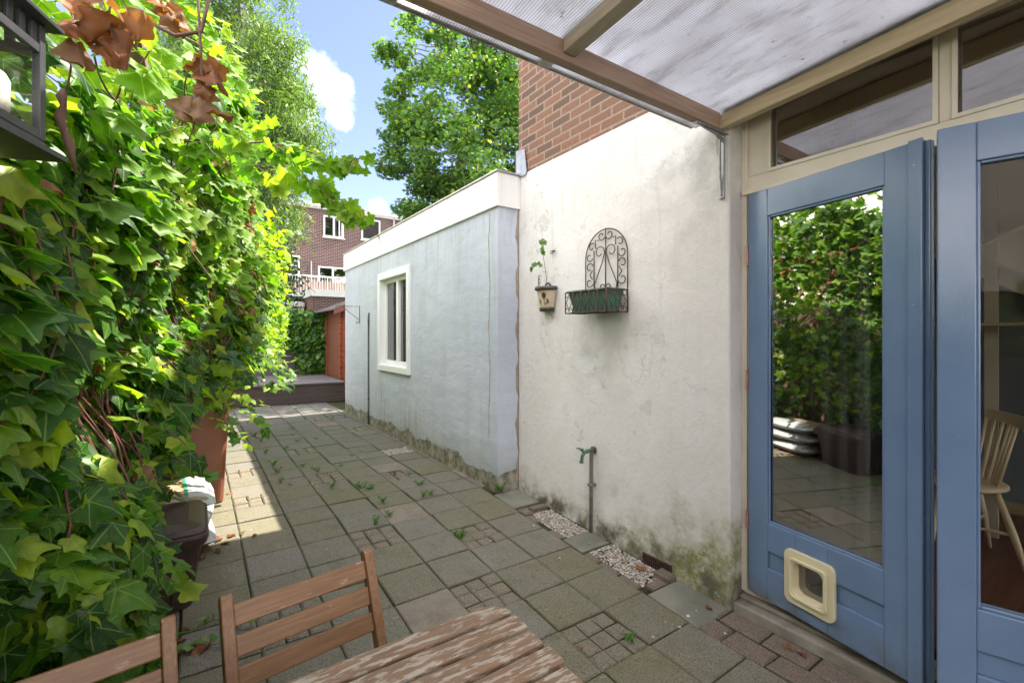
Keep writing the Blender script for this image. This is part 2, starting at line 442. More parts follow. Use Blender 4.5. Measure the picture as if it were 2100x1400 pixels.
M['rearfence'] = wood('grey fence boards', (.13,.115,.115), (.06,.052,.05), 0, .6, .85)
M['fence'] = wood('brown fence boards', (.20,.13,.085), (.10,.062,.04), 2, .7, .8)
M['post'] = wood('brown post', (.27,.165,.12), (.15,.09,.065), 2, .9, .6)
M['shed'] = wood('orange stained log', (.38,.09,.03), (.22,.05,.02), 1, .6, .6)
M['shedp'] = wood('brown stained boards', (.23,.085,.04), (.13,.05,.03), 1, .6, .7)
M['shedr'] = wood('red brown roof board', (.27,.09,.06), (.17,.06,.045), 0, .6, .6)
M['felt'] = plain('roof felt', (.10,.095,.09), .9, .25, 12, .5)
M['bin'] = plain('terracotta brown plastic', (.21,.075,.04), .42, .12, 6, .12)
M['bin2'] = plain('dark brown plastic', (.055,.03,.026), .4, .2, 6, .12)
M['pot'] = plain('cream ceramic', (.56,.43,.30), .35, .12, 20, .12)
M['potrim'] = plain('dark glaze', (.06,.05,.04), .3, .3, 25, .2)
M['planter'] = plain('green plastic liner', (.07,.17,.12), .4, .12, 8, .05)
M['gravel'] = None
M['glass'] = glassmat('door glass', .38, (.58,.60,.58))
M['glass2'] = glassmat('window glass', .16, (.55,.58,.58))
M['glass3'] = glassmat('clear door glass', .008, (.93,.93,.91), bl=.05)
M['glass4'] = glassmat('transom glass', .34, (.55,.53,.50))
M['glassf'] = glassmat('facade glass', .3, (.3,.33,.35))
M['lglass'] = glassmat('lantern glass', .02, (.95,.96,.95), bl=.06)
M['flap'] = plain('ivory plastic', (.66,.58,.38), .35, .06, 6, .05)
M['flapg'] = glassmat('smoked flap', .12, (.30,.26,.22))
M['dark'] = plain('dark void', (.02,.02,.02), .9, .1)
M['curtain'] = plain('curtain', (.60,.62,.64), .8, .1, 8, .2)
M['stem'] = plain('brown stem', (.13,.065,.045), .7, .3, 30, .3)
M['redstem'] = plain('red stem', (.14,.05,.04), .55, .3, 30, .2)
M['bark'] = plain('tree bark', (.20,.18,.145), .9, .3, 5, .8, bsc=18)
M['copper'] = plain('copper hinge', (.50,.26,.18), .35, .2, 30, .1, metal=.4)
M['verdi'] = plain('green brass tap', (.10,.17,.12), .5, .4, 60, .3, metal=.4)
M['pipe'] = plain('painted pipe', (.12,.12,.11), .5, .4, 20, .2)
M['concrete'] = plain('concrete sill', (.25,.22,.18), .85, .3, 9, .7, bsc=90)
M['reddish'] = plain('red brick paver', (.22,.14,.11), .85, .35, 14, .7, bsc=120)
M['slab'] = plain('smooth slab', (.17,.165,.13), .7, .3, 5, .4, bsc=90)
M['candle'] = plain('candle wax', (.80,.76,.68), .5, .03)
M['intw'] = plain('cream interior paint', (.74,.68,.57), .7, .05, 2, .05)
M['intb'] = plain('dark blue interior paint', (.25,.29,.35), .6, .15, 2, .05)
M['intf'] = wood('red brown laminate', (.30,.11,.055), (.13,.045,.025), 0, .5, .3)
M['beech'] = plain('pale chair paint', (.80,.66,.45), .4, .05)
M['shelf'] = plain('pine shelf', (.55,.42,.25), .5, .12, 12, .1)
M['nwhite'] = plain('white neighbour render', (.80,.79,.77), .8, .08, 2, .3)
M['bagw'] = plain('white printed sack', (.40,.41,.41), .35, .1, 9, .2)
M['bagb'] = plain('brown printed sack', (.30,.21,.13), .4, .4, 30, .2)
M['bagg'] = plain('green stripe', (.03,.22,.12), .4, .1)
M['dry'] = leafmat('dry leaf', [(0,(.20,.065,.022)),(.45,(.30,.12,.045)),(.75,(.17,.085,.045)),(1,(.38,.24,.13))], False, .3, .6, tcol=1.6)
IVY = [(0,(.014,.060,.010)),(.32,(.035,.120,.013)),(.58,(.080,.205,.015)),(.80,(.19,.33,.022)),(1,(.36,.44,.03))]
M['ivy'] = leafmat('ivy leaf', IVY, True, .5, .42, vcol=(.24,.38,.09), tcol=2.0)
M['vine'] = leafmat('vine leaf', [(0,(.10,.23,.015)),(.6,(.17,.33,.022)),(1,(.32,.42,.04))], True, .55, .5, tcol=2.0)
M['bush'] = leafmat('bush leaf', [(0,(.13,.25,.012)),(.6,(.22,.36,.02)),(1,(.36,.44,.04))], False, .55, .5, tcol=2.0)
M['rivy'] = leafmat('rear ivy leaf', [(0,(.025,.085,.014)),(.6,(.06,.17,.022)),(1,(.17,.29,.03))], False, .3, .4)
M['willow'] = leafmat('narrow leaf', [(0,(.085,.16,.045)),(.6,(.13,.23,.06)),(1,(.23,.31,.07))], False, .4, .5)
M['maple'] = leafmat('maple leaf', [(0,(.05,.125,.032)),(.6,(.08,.18,.042)),(.9,(.15,.26,.05)),(1,(.34,.38,.06))], False, .45, .5, tcol=1.8)
M['hedge'] = leafmat('hedge leaf', [(0,(.022,.055,.020)),(1,(.055,.11,.03))], False, .3, .5)
M['weed'] = leafmat('weed leaf', [(0,(.05,.16,.02)),(1,(.14,.28,.04))], False, .35, .5)

def m_gravel():
    g = G('mixed gravel'); geo = g.n('ShaderNodeNewGeometry')
    c = g.ramp(geo.outputs['Random Per Island'], [(0,(.46,.41,.33)),(.25,(.24,.16,.11)),(.5,(.50,.47,.42)),(.7,(.24,.21,.18)),(1,(.58,.56,.52))])
    return g.out(c, .6, g.bump(g.noise(120, None, 3), .3, .003))
M['gravel'] = m_gravel()
def m_sett(nm, a, b_):
    g = G(nm); n3 = g.noise(170, None, 4, .7); n2 = g.noise(11, None, 6, .7)
    c = g.mix(g.mr(n2, .35, .65), a, b_)
    c = g.mix(g.mr(n2, .52, .7, 0, .5), c, (.10,.105,.045))
    c = g.mix(g.mr(n3, .42, .6, 0, .75), c, (.055,.05,.04))
    c = g.mix(g.mr(g.voro(230), 0, .3, .5, 0), c, (.55,.52,.46))
    return g.out(c, .85, g.bump(g.ma('ADD', n3, n2), .8, .006), spec=.25)
M['sett'] = m_sett('small setts', (.22,.19,.14), (.26,.22,.17)); M['reddish'] = m_sett('red brown paver', (.20,.145,.115), (.23,.175,.14))

# ------------------------------------------------------------------ leaves
def fan(outline, cen):
    vs = [cen]+outline; n = len(outline)
    return np.array([(x, y, 0) for x, y in vs], float), [(0, i+1, (i+1) % n+1) for i in range(n)]
def mirror(h):    # half outline from tip side to base, right side
    return h + [(-x, y) for x, y in reversed(h) if abs(x) > 1e-6]
ivyL = fan(mirror([(0,1.0),(.10,.82),(.19,.64),(.30,.55),(.50,.50),(.46,.34),(.41,.17),(.43,.02),(.38,-.12),(.20,-.15),(.05,-.04),(0,0)]), (0,.16))
ivyL[0][:,2] = -.22*np.abs(ivyL[0][:,0])**1.2 - .20*np.maximum(ivyL[0][:,1]-.3,0)**2 + .03
def grape():
    o = []
    for k in range(26):
        a = 2*math.pi*k/26
        r = .5+.10*math.cos(5*a)+(.045 if k % 2 else -.03)
        if abs(a-math.pi) < .25: r = .16
        o.append((r*math.sin(a), .42+r*math.cos(a)*1.0))
    return fan(o, (0,.22))
def smooth_outline(pts):
    n = len(pts); o = []
    for i in range(n):
        p0, p1, p2, p3 = pts[i-1], pts[i], pts[(i+1) % n], pts[(i+2) % n]
        o.append(p1)
        o.append(tuple((-p0[k]+9*p1[k]+9*p2[k]-p3[k])/16 for k in (0,1)))
    return o
def ivy_near():
    out = smooth_outline([tuple(p[:2]) for p in ivyL[0][1:]])
    c = (0,.16); n = len(out)
    mid = [(c[0]+(x-c[0])*.55, c[1]+(y-c[1])*.55) for x, y in out]
    vs = np.array([(c[0],c[1],0)]+[(x,y,0) for x, y in mid]+[(x,y,0) for x, y in out], float)
    fs = []
    for i in range(n):
        j = (i+1) % n
        fs.append((0, i+1, j+1)); fs.append((i+1, n+i+1, n+j+1)); fs.append((i+1, n+j+1, j+1))
    a = np.abs(vs[:,0]); y = vs[:,1]
    th = np.arctan2(vs[:,0], y-.0)
    rr = np.hypot(vs[:,0], y)
    vs[:,2] = -.20*a**1.3-.28*np.maximum(y-.3,0)**2+.045*rr*np.cos(th*5.8)+.02
    return vs, fs
ivyN = ivy_near()
grapeL = grape(); grapeL[0][:,2] = -.25*np.abs(grapeL[0][:,0])**1.3-.18*np.maximum(grapeL[0][:,1]-.4,0)**2
ovalL = fan(mirror([(0,1.0),(.16,.72),(.25,.42),(.15,.12),(0,0)]), (0,.45)); ovalL[0][:,2] = -.12*np.abs(ovalL[0][:,0])-.15*ovalL[0][:,1]**2+.03
narrowL = (np.array([(0,0,0),(.13,.45,0),(0,1,-.1),(-.13,.45,0)], float), [(0,1,2,3)])
mapleL = fan(mirror([(0,1.0),(.12,.60),(.42,.70),(.30,.38),(.50,.22),(.16,.02),(0,0)]), (0,.3)); mapleL[0][:,2] = -.2*np.abs(mapleL[0][:,0])
dryL = (ivyL[0].copy(), ivyL[1]); dryL[0][:,2] = -.75*np.abs(dryL[0][:,0])**.9+.3*np.sin(dryL[0][:,1]*5)*np.abs(dryL[0][:,0])-.4*dryL[0][:,1]**2

def leaves(name, tmpl, P, size, nrm, tip, mat, parent=None, uv=True, nspread=.5, tspread=.5, kindv=None):
    """P (n,3) positions; nrm/tip base directions (3,) or (n,3)."""
    V, Fc = tmpl; n = len(P); P = np.asarray(P, float)
    N = np.broadcast_to(np.asarray(nrm, float), (n,3)) + NR.normal(0, nspread, (n,3)); N = N/np.linalg.norm(N, axis=1, keepdims=True)
    T = np.broadcast_to(np.asarray(tip, float), (n,3)) + NR.normal(0, tspread, (n,3))
    T = T-N*(T*N).sum(1, keepdims=True); T /= np.maximum(np.linalg.norm(T, axis=1, keepdims=True), 1e-6)
    Xa = np.cross(T, N)
    S = np.asarray(size, float).reshape(-1,1) if np.ndim(size) else np.full((n,1), size)
    k = len(V)
    curl = NR.uniform(.4, 1.8, (n,1,1))
    W = V[None,:,:]*S[:,None,:]
    W = W*np.concatenate([NR.uniform(.85,1.15,(n,1,1)), np.ones((n,1,1)), curl], axis=2)
    co = P[:,None,:] + W[:,:,0:1]*Xa[:,None,:] + W[:,:,1:2]*T[:,None,:] + W[:,:,2:3]*N[:,None,:]
    co = co.reshape(-1,3)
    fl = len(Fc[0]); base = (np.arange(n)*k)[:,None,None]
    idx = (np.array(Fc)[None]+base).reshape(-1)
    nf = n*len(Fc)
    me = bpy.data.meshes.new(name)
    me.vertices.add(len(co)); me.vertices.foreach_set('co', co.ravel())
    me.loops.add(len(idx)); me.loops.foreach_set('vertex_index', idx.astype(np.int32))
    me.polygons.add(nf); me.polygons.foreach_set('loop_start', (np.arange(nf)*fl).astype(np.int32))
    try: me.polygons.foreach_set('loop_total', np.full(nf, fl, np.int32))
    except Exception: pass
    if uv:
        l = me.uv_layers.new(name='UVMap')
        u = V[:,:2]*.5+np.array([.5,.25])
        uvs = np.tile(u[np.array(Fc).reshape(-1)], (n,1)); l.data.foreach_set('uv', uvs.ravel())
    me.update(calc_edges=True); me.validate()
    me.polygons.foreach_set('use_smooth', [True]*nf)
    o = link(name, me, mat, parent)
    return o

def crumpled(name, P, S, mat, parent=None, tip=(.1,-.1,-1), ns=.5):
    b = MB(); nu, nv = 8, 9
    for p, s in zip(P, S):
        N = Vector((.5+R.gauss(0,ns), -.6+R.gauss(0,ns), .3+R.gauss(0,ns))) if tip[2] < -.5 else Vector((R.gauss(0,.25), R.gauss(0,.25), 1)); N.normalize()
        T = Vector([t+R.gauss(0,.35) for t in tip]); T = (T-N*T.dot(N)).normalized(); X = T.cross(N)
        ph = R.uniform(0,6); fo = R.uniform(.3,1.1); cu = R.uniform(-.5,.9); lob = R.uniform(.05,.16)
        vs = []
        for j in range(nv+1):
            v = j/nv; wd = (math.sin(math.pi*min(1, v*.92+.06)**.8))**.7*.46+lob*math.sin(v*13+ph)*(1 if .1 < v < .95 else 0)
            for i in range(nu+1):
                u = -1+2*i/nu; x = u*wd
                z = fo*abs(x)**1.1*-.9+.10*math.sin(u*5+v*4+ph)*(.3+abs(u))+.05*math.sin(9*v+3*u+ph)-cu*v*v*.5+R.uniform(-.012,.012)
                vs.append(Vector(p)+(X*x+T*(v*.95)+N*z)*s*1.25)
        b.add(vs, [(j*(nu+1)+i, j*(nu+1)+i+1, (j+1)*(nu+1)+i+1, (j+1)*(nu+1)+i) for j in range(nv) for i in range(nu)])
    return b.build(name, mat, parent, True)

# ================================================================== SETTING: ground
g_ = MB(); g_.box(-60,-30,-1.75, 60,90,-1.42)
kind(g_.build('ground', M['soil']), 'structure')

SX = .286; SY = .28; X0 = 1.085; Y0 = 2.19
setts = {(-1,7),(1,6),(-1,11),(-3,9),(-1,2),(1,1),(-3,6),(0,-1),(1,-3),(-2,15),(2,14),(-3,0),(1,18),(-3,-4),(-1,-6),(2,-8),(-2,19)}
tv, tf, tt, tr_ = [], [], [], []
def tile(x0, y0, x1, y1, dz=0, tint=0., red=0., gap=.004, tiltx=0, tilty=0, ch=.006, th=.05):
    n = len(tv)
    x0 += gap; y0 += gap; x1 -= gap; y1 -= gap
    cx, cy = (x0+x1)/2, (y0+y1)/2
    def z(x, y): return zg(y)+dz+tiltx*(x-cx)+tilty*(y-cy)
    j = lambda: R.uniform(-.0015,.0015)
    ring = [(x0,y0),(x1,y0),(x1,y1),(x0,y1)]
    inn = [(x0+ch,y0+ch),(x1-ch,y0+ch),(x1-ch,y1-ch),(x0+ch,y1-ch)]
    for (x, y) in inn: tv.append((x+j(), y+j(), z(x,y)))
    for (x, y) in ring: tv.append((x+j(), y+j(), z(x,y)-ch*.8))
    for (x, y) in ring: tv.append((x, y, z(x,y)-th))
    f = [(0,1,2,3)]
    for i in range(4):
        k = (i+1) % 4
        f += [(i, 4+i, 4+k, k), (4+i, 8+i, 8+k, 4+k)]
    for q in f: tf.append(tuple(n+a for a in q)); tt.append(tint); tr_.append(red)
# a garden of slabs laid square to the wall
for i in range(-7, 4):
    for j in range(-16, 25):
        xa = X0+i*SX; xb = xa+SX; ya = Y0+j*SY; yb = ya+SY
        lim = 2.005 if ya > 3.05 else 2.215
        if ya < 1.25: lim = 1.95
        if xa > lim-.01: continue
        if i == 3 and 1.25 < ya < 3.05: continue      # strip next to the wall is made below
        if (i, j) == (2, 9): continue                  # gravel pocket
        xb = min(xb, lim)
        if (i, j) in setts: continue
        tile(xa, ya, xb, yb, R.gauss(0,.0025), R.random()**1.3, .8 if R.random() < .03 else 0., R.uniform(.002,.0045), R.gauss(0,.008), R.gauss(0,.008))
me = bpy.data.meshes.new('patio_paving'); me.from_pydata(tv, [], tf); me.update()
a = me.attributes.new('tint', 'FLOAT', 'FACE'); a.data.foreach_set('value', tt)
a = me.attributes.new('red', 'FLOAT', 'FACE'); a.data.foreach_set('value', tr_)
kind(link('patio_paving', me, M['pave']), 'structure')
# 3 x 3 setts replacing single slabs
tv, tf, tt, tr_ = [], [], [], []
for (i, j) in setts:
    xa = X0+i*SX; ya = Y0+j*SY
    for a_ in range(3):
        for b_ in range(3):
            tile(xa+a_*SX/3, ya+b_*SY/3, xa+(a_+1)*SX/3, ya+(b_+1)*SY/3, R.gauss(-.002,.003), 0, 0, .003, R.gauss(0,.03), R.gauss(0,.03), .010)
me = bpy.data.meshes.new('paving_setts'); me.from_pydata(tv, [], tf); me.update()
kind(link('paving_setts', me, M['sett']), 'structure')
# pavers in front of the door and bricks edging the gravel pockets
tv, tf, tt, tr_ = [], [], [], []
y = -2.2
while y < 1.24:
    tile(1.955, y, 2.085, y+.2, R.gauss(0,.003), 0, 0, .004, R.gauss(0,.02), R.gauss(0,.02), .01)
    tile(2.09, y+.09, 2.215, y+.29, R.gauss(0,.003), 0, 0, .004, R.gauss(0,.02), R.gauss(0,.02), .01)
    y += .2
for (x0, y0, x1, y1, dz) in ((1.92,1.665,1.985,1.80,.004),(1.92,1.81,1.985,1.95,.002),(1.925,1.96,1.99,2.08,.0),(2.0,1.60,2.11,1.66,.012),(2.115,1.60,2.19,1.70,.03),
        (1.93,2.30,1.99,2.42,.0),(1.93,2.55,1.99,2.66,.006),(1.94,2.67,2.02,2.76,.012),(2.03,2.70,2.17,2.76,.02),(1.90,2.66,1.935,2.80,.0),(1.95,2.77,2.17,2.80,.0)):
    tile(x0, y0, x1, y1, dz, 0, 0, .003, R.gauss(0,.03), R.gauss(0,.03), .009)
me = bpy.data.meshes.new('brick_pavers'); me.from_pydata(tv, [], tf); me.update()
kind(link('brick_pavers', me, M['reddish']), 'structure')
tv, tf, tt, tr_ = [], [], [], []
for (x0, y0, x1, y1) in ((1.945,1.30,2.20,1.60),(1.945,2.09,2.185,2.28),(1.945,2.82,2.185,3.11)):
    tile(x0, y0, x1, y1, .003, 0, 0, .004, .01, .01)
me = bpy.data.meshes.new('paving_slabs'); me.from_pydata(tv, [], tf); me.update()
kind(link('paving_slabs', me, M['slab']), 'structure')
s_ = MB(); s_.box(-3,-4.5,-1.45, 2.3,1.2,-1.387); s_.box(-3,3.3,-1.45,2.3,9.3,-1.262)
s_.add([(-3,1.2,-1.387),(2.3,1.2,-1.387),(2.3,3.3,-1.262),(-3,3.3,-1.262)], [(0,1,2,3)])
kind(s_.build('joint_soil', M['soil']), 'structure')

# gravel pockets
pb = MB()
def pebbles(x0, x1, y0, y1, n, dz=0):
    for _ in range(n):
        x = R.uniform(x0,x1); y = R.uniform(y0,y1); r = R.uniform(.004,.0085)
        vs = []; 
        for (a,b,c) in ((1,0,0),(-1,0,0),(0,1,0),(0,-1,0),(0,0,1),(0,0,-1),(.6,.6,.55),(-.6,.6,.55),(.6,-.6,.55),(-.6,-.6,.55)):
            k = r*R.uniform(.75,1.25); vs.append((x+a*k*1.2, y+b*k, zg(y)-.012+dz+R.uniform(0,.004)*0+c*k*.8))
        pb.add(vs, [(4,6,7),(4,7,9),(4,9,8),(4,8,6),(6,0,2),(6,2,7),(7,2,1),(7,1,9),(9,1,3),(9,3,8),(8,3,0),(8,0,6),(5,2,0),(5,1,2),(5,3,1),(5,0,3)])
pebbles(1.665,1.99,4.72,4.98,900); pebbles(1.99,2.185,1.67,2.08,900,.002); pebbles(1.99,2.185,2.29,2.69,900); pebbles(1.66,1.99,4.72,4.98,300,.008); pebbles(2.0,2.17,1.7,2.05,350,.011); pebbles(2.0,2.17,2.32,2.68,350,.009)
pebbles(1.7,2.1,1.2,3.2,14,.016); pebbles(.6,1.9,1.5,5.0,26,.016)
kind(pb.build('gravel', M['gravel']), 'stuff')

# ================================================================== HOUSE
H = thing('brick_house', 'brick house with whitewashed stucco base and blue garden doors under a canopy', 'house', (4.5,0,-1.3))
HT = 3.45
b = MB(); b.box(2.2,1.298,-1.45, 2.44,3.14,1.315); b.build('stucco_wall', M['white'], H, bevel=.012)
b = MB(); b.box(2.2,-5,-1.45, 2.44,-4.4,1.315); b.box(2.2,-4.4,-1.45,2.44,-2.8,-1.1); b.box(2.2,-4.4,1.1,2.44,-2.8,1.315); b.box(2.2,-2.8,-1.45,2.44,-.262,1.315)  # unseen opening added so that sky light reaches the room
hw = b.build('stucco_wall', M['white'], H, bevel=.012)
b = MB(); b.box(2.206,-5,1.315,2.44,3.135,HT); b.build('brick_wall', M['brick'], H)
b = MB(); b.box(2.44,3.0,-1.45,8.5,3.135,HT); b.build('end_wall', M['brickY'], H)
b = MB(); b.box(8.3,-5,-1.45,8.5,3.0,HT); b.build('rear_wall', M['brick'], H)
b = MB(); b.box(2.44,-5,-1.45,2.8,-4.8,HT); b.box(4.5,-5,-1.45,8.3,-4.8,HT); b.box(2.8,-5,-1.45,4.5,-4.8,-1.2); b.box(2.8,-5,1.2,4.5,-4.8,HT); b.build('side_wall', M['brickY'], H)  # large opening added out of view to brighten the interior
b = MB(); b.box(2.1,-5.1,HT,8.6,3.19,HT+.12); b.build('roof', M['felt'], H)
# lintel zone over the doors
b = MB(); b.box(2.30,-.262,1.205,2.44,1.298,1.315); b.build('lintel', M['creamdirt'], H)
# frame
b = MB()
b.box(2.32,1.2476,-1.30,2.40,1.298,.72)          # left post
b.box(2.305,1.268,-1.30,2.32,1.298,1.205)          # facing strip
b.box(2.322,-.262,-1.30,2.40,-.205,.72)
b.box(2.318,-.262,.722,2.40,1.298,.80)           # transom rail
b.box(2.322,1.172,.80,2.40,1.298,1.15); b.box(2.322,-.262,.80,2.40,-.13,1.15)
b.box(2.320,.50,.80,2.40,.538,1.15)
b.box(2.318,-.262,1.15,2.40,1.298,1.205)
b.box(2.285,-.262,.705,2.318,1.285,.728)           # drip bead
b.box(2.315,-.262,-1.31,2.41,1.29,-1.277)          # timber sill
fr = b.build('door_frame', M['cream'], H, bevel=.004)
b = MB()
for (ya, yb) in ((1.172,.538),(.50,-.13)):
    b.box(2.312,ya-.0,.80,2.32,ya-.016,1.15); b.box(2.312,yb+.016,.80,2.32,yb,1.15)
    b.box(2.312,yb+.016,.80,2.319,ya-.016,.815); b.box(2.312,yb+.016,1.135,2.319,ya-.016,1.15)
b.build('glazing_bead', M['cream'], H)
for (ya, yb) in ((1.172,.538),(.50,-.13)):
    b = MB(); b.box(2.345,yb-.002,.798,2.351,ya+.002,1.152); b.build('transom_window', M['glass4'], H)
b = MB(); b.box(2.225,-.262,-1.42,2.44,1.298,-1.335); b.box(2.28,-.262,-1.335,2.44,1.297,-1.312); b.build('door_step', M['concrete'], H, bevel=.008)
# vent grille
b = MB()
for k in range(13): b.box(2.190,1.647+.0145*k,-1.362,2.199,1.652+.0145*k,-1.29)
b.box(2.188,1.635,-1.292,2.1995,1.835,-1.286); b.box(2.188,1.635,-1.368,2.1995,1.835,-1.362); b.box(2.188,1.635,-1.362,2.1995,1.641,-1.292); b.box(2.188,1.829,-1.362,2.1995,1.835,-1.292)
b.build('vent_grille', M['iron'], H)
b = MB(); b.box(2.196,1.641,-1.362,2.1992,1.829,-1.292); b.build('vent_opening', M['dark'], H)
# lead flashing at the extension roof
b = MB(); b.prism([(3.15,1.30),(3.02,1.285),(3.0,1.31),(3.03,1.50),(3.15,1.52)], 2.186, 2.192, 'x'); b.box(2.186,3.137,1.30,2.40,3.143,1.5)
b.build('lead_flashing', M['lead'], H, bevel=.002)
# interior room
b = MB(); b.box(2.42,-4.8,-1.30,8.3,3.0,-1.235); b.build('interior_floor', M['intf'], H)
b = MB(); b.box(2.44,-4.8,1.24,8.3,3.0,1.30); b.build('interior_ceiling', M['intw'], H)
b = MB(); b.box(4.7,-2.6,-1.235,4.8,3.0,1.24); b.build('interior_wall', M['intb'], H)
b = MB(); b.box(4.7,-4.7,-1.235,4.8,-2.6,1.24); b.build('interior_partition', M['intw'], H)
b = MB(); b.box(2.44,2.9,-1.235,4.7,2.995,1.24); b.build('interior_partition', M['intw'], H)
b = MB(); b.prism([(1.5,.88),(.62,.28),(-1.6,-1.235),(-2.6,-1.235),(-2.6,1.24),(1.5,1.24)], 4.05, 4.12, 'x'); b.build('staircase_side', M['intw'], H)
b = MB(); b.beam((4.03,1.5,1.0),(4.03,-1.3,-.92),.02,.07,(1,0,0)); b.beam((4.02,.8,.52),(4.02,-.5,1.2),.02,.09,(1,0,0)); b.box(4.02,.66,-1.235,4.045,.72,1.2); b.build('staircase_trim', M['cream'], H)
b = MB(); b.box(4.66,-1.0,-1.235,4.70,2.9,-1.16); b.build('skirting_board', M['shelf'], H)
b = MB(); b.box(4.055,.28,-.72,4.07,.40,-.64); b.build('wall_socket', M['trim'], H, bevel=.003)

def door_leaf(origin, rz, side, flap, w=.722):
    d = bpy.data.objects.new('garden_door', None)
    t = MB(); h = 1.975; T = .022
    gx0, gx1, gz0, gz1 = .105, (.60 if flap else .626), .372, 1.845
    t.box(0,-T,0,gx0,T,h); t.box(gx1,-T,0,w,T,h)
    t.box(gx0,-T,gz1,gx1,T,h)
    for (xa, xb) in (((gx0,.243),(.387,gx1)) if flap else ((gx0,gx1),)):
        t.box(xa,-T,.235,xb,T,gz0); t.box(xa,-T,0,xb,T,.155)
        t.box(xa,-T+.012,.155,xb,T-.012,.235)
    if flap: t.box(.243,-T,.265,.387,T,gz0); t.box(.243,-T,0,.387,T,.102)
    # bolection around the glass, chamfered: thin steps
    for s in (-1,1):
        y0, y1 = (T-.0, T-.010) if s > 0 else (-T, -T+.010)
        t.box(gx0,y0-.006*s,gz0,gx0+.010,y1-.004*s,gz1); t.box(gx1-.010,y0-.006*s,gz0,gx1,y1-.004*s,gz1)
        t.box(gx0+.01,y0-.006*s,gz0,gx1-.01,y1-.004*s,gz0+.012); t.box(gx0+.01,y0-.006*s,gz1-.010,gx1-.01,y1-.004*s,gz1)
    if flap:   # meeting stile cover
        t.box(w-.040,side*T,.0,w+.004,side*(T+.012),h+.004); t.box(w-.0,-side*T,.01,w+.016,side*(T-.014),h-.004)
        t.box(w+.012,-side*.004,.01,w+.024,side*.003,h-.01)
    o = t.build('garden_door', M['door'], None, bevel=.004)
    COL.objects.unlink(o) if False else None
    bpy.data.objects.remove(d)
    o.parent = H; o.location = Vector(origin)-H.location; o.rotation_euler = (0,0,rz)
    p = MB(); p.box(gx0+.002,-.003,gz0+.002,gx1-.002,.003,gz1-.002); p.build('door_glass', M['glass'] if flap else M['glass3'], o)
    return o
D1 = door_leaf((2.31,1.2476,-1.272), math.atan2(-.982,-.189), -1, True)
D1['label'] = 'blue glazed door leaf with an ivory cat flap'
D2 = door_leaf((2.31,-.20,-1.272), math.atan2(.964,-.267), 1, False)
for z0 in (.30,1.0,1.62):
    b = MB()
    for k in range(5): b.tube([(-.004,-.026,z0+.02*k),(-.004,-.026,z0+.018+.02*k)], .0055, 8)
    b.box(-.004,-.0235,z0,.0,-.0,z0+.098)
    b.build('hinge', M['copper'], D1)
# cat flap (outside is local -y)
def rrect(cx, cz, w, h, r, n=5):
    pts = []
    for (sx, sz, a0) in ((1,1,0),(-1,1,90),(-1,-1,180),(1,-1,270)):
        for k in range(n+1):
            t = rad(a0+90*k/n); pts.append((cx+sx*(w/2-r)+r*math.cos(t), cz+sz*(h/2-r)+r*math.sin(t)))
    return pts
def ring(mb, o, i, y0, y1):
    n = len(o); vs = [(p[0],y0,p[1]) for p in o]+[(p[0],y0,p[1]) for p in i]+[(p[0],y1,p[1]) for p in o]+[(p[0],y1,p[1]) for p in i]
    fs = []
    for k in range(n):
        j = (k+1) % n
        fs += [(k,j,n+j,n+k),(2*n+k,3*n+k,3*n+j,2*n+j),(k,2*n+k,2*n+j,j),(n+k,n+j,3*n+j,3*n+k)]
    mb.add(vs, fs)
b = MB(); cx, cz = .315, .182
ring(b, rrect(cx,cz,.222,.240,.03), rrect(cx,cz,.160,.170,.016), -.022, -.040)
ring(b, rrect(cx,cz,.168,.180,.022), rrect(cx,cz,.146,.156,.016), -.040, -.052)
ring(b, rrect(cx,cz,.162,.172,.016), rrect(cx,cz,.136,.146,.03), -.046, .03)
cf = b.build('cat_flap', M['flap'], D1, bevel=.0025)
b = MB(); b.prism(rrect(cx,cz,.140,.150,.03), .0, .004, 'y'); b.build('cat_flap_window', M['flapg'], D1)

# ------------------------------------------------------------------ inside things
def spindle_chair(loc, rz):
    t = thing('spindle_chair', 'cream wooden spindle back chair indoors behind the glazed door', 'chair', loc, rz)
    b = MB(); b.lathe([(0,.40),(.17,.40),(.195,.412),(.195,.425),(.18,.435),(0,.43)], n=28); b.build('seat', M['beech'], t, True, local=True)
    for (sx, sy) in ((1,1),(1,-1),(-1,1),(-1,-1)):
        b = MB(); b.tube([(sx*.11,sy*.11,.41),(sx*.16,sy*.16,.2),(sx*.20,sy*.20,0)], [.014,.017,.010], 10); b.build('leg', M['beech'], t, True, local=True)
    for k in range(6):
        b = MB(); y = -.14+.056*k; b.tube([(.13-.04*abs(y)*4,y*.9,.425),(.20-.05*abs(y)*4,y*1.15,.76)], [.010,.008], 8); b.build('spindle', M['beech'], t, True, local=True)
    b = MB(); b.tube([(.17,-.16,.2),(0,0,.17),(.17,.16,.2)], .009, 8)
    b.build('stretcher', M['beech'], t, True, local=True)
    b = MB(); n = 12
    for k in range(n):
        y0 = -.20+.4*k/n; y1 = -.20+.4*(k+1)/n
        f = lambda y: .215-.9*y*y
        b.add([(f(y0),y0,.745),(f(y1),y1,.745),(f(y1)+.018,y1,.745),(f(y0)+.018,y0,.745),(f(y0)+.01,y0,.805),(f(y1)+.01,y1,.805),(f(y1)+.028,y1,.805),(f(y0)+.028,y0,.805)],
              [(0,1,5,4),(3,7,6,2),(4,5,6,7),(0,3,2,1),(0,4,7,3),(1,2,6,5)])
    b.build('backrest', M['beech'], t, local=True)
spindle_chair((3.55,.735,-1.235), rad(-60))
b = MB()
b.box(3.75,.30,.055,4.0,1.45,.07); b.box(3.75,1.0,.28,4.0,1.6,.295); b.box(3.75,1.0,.50,4.0,1.6,.515)
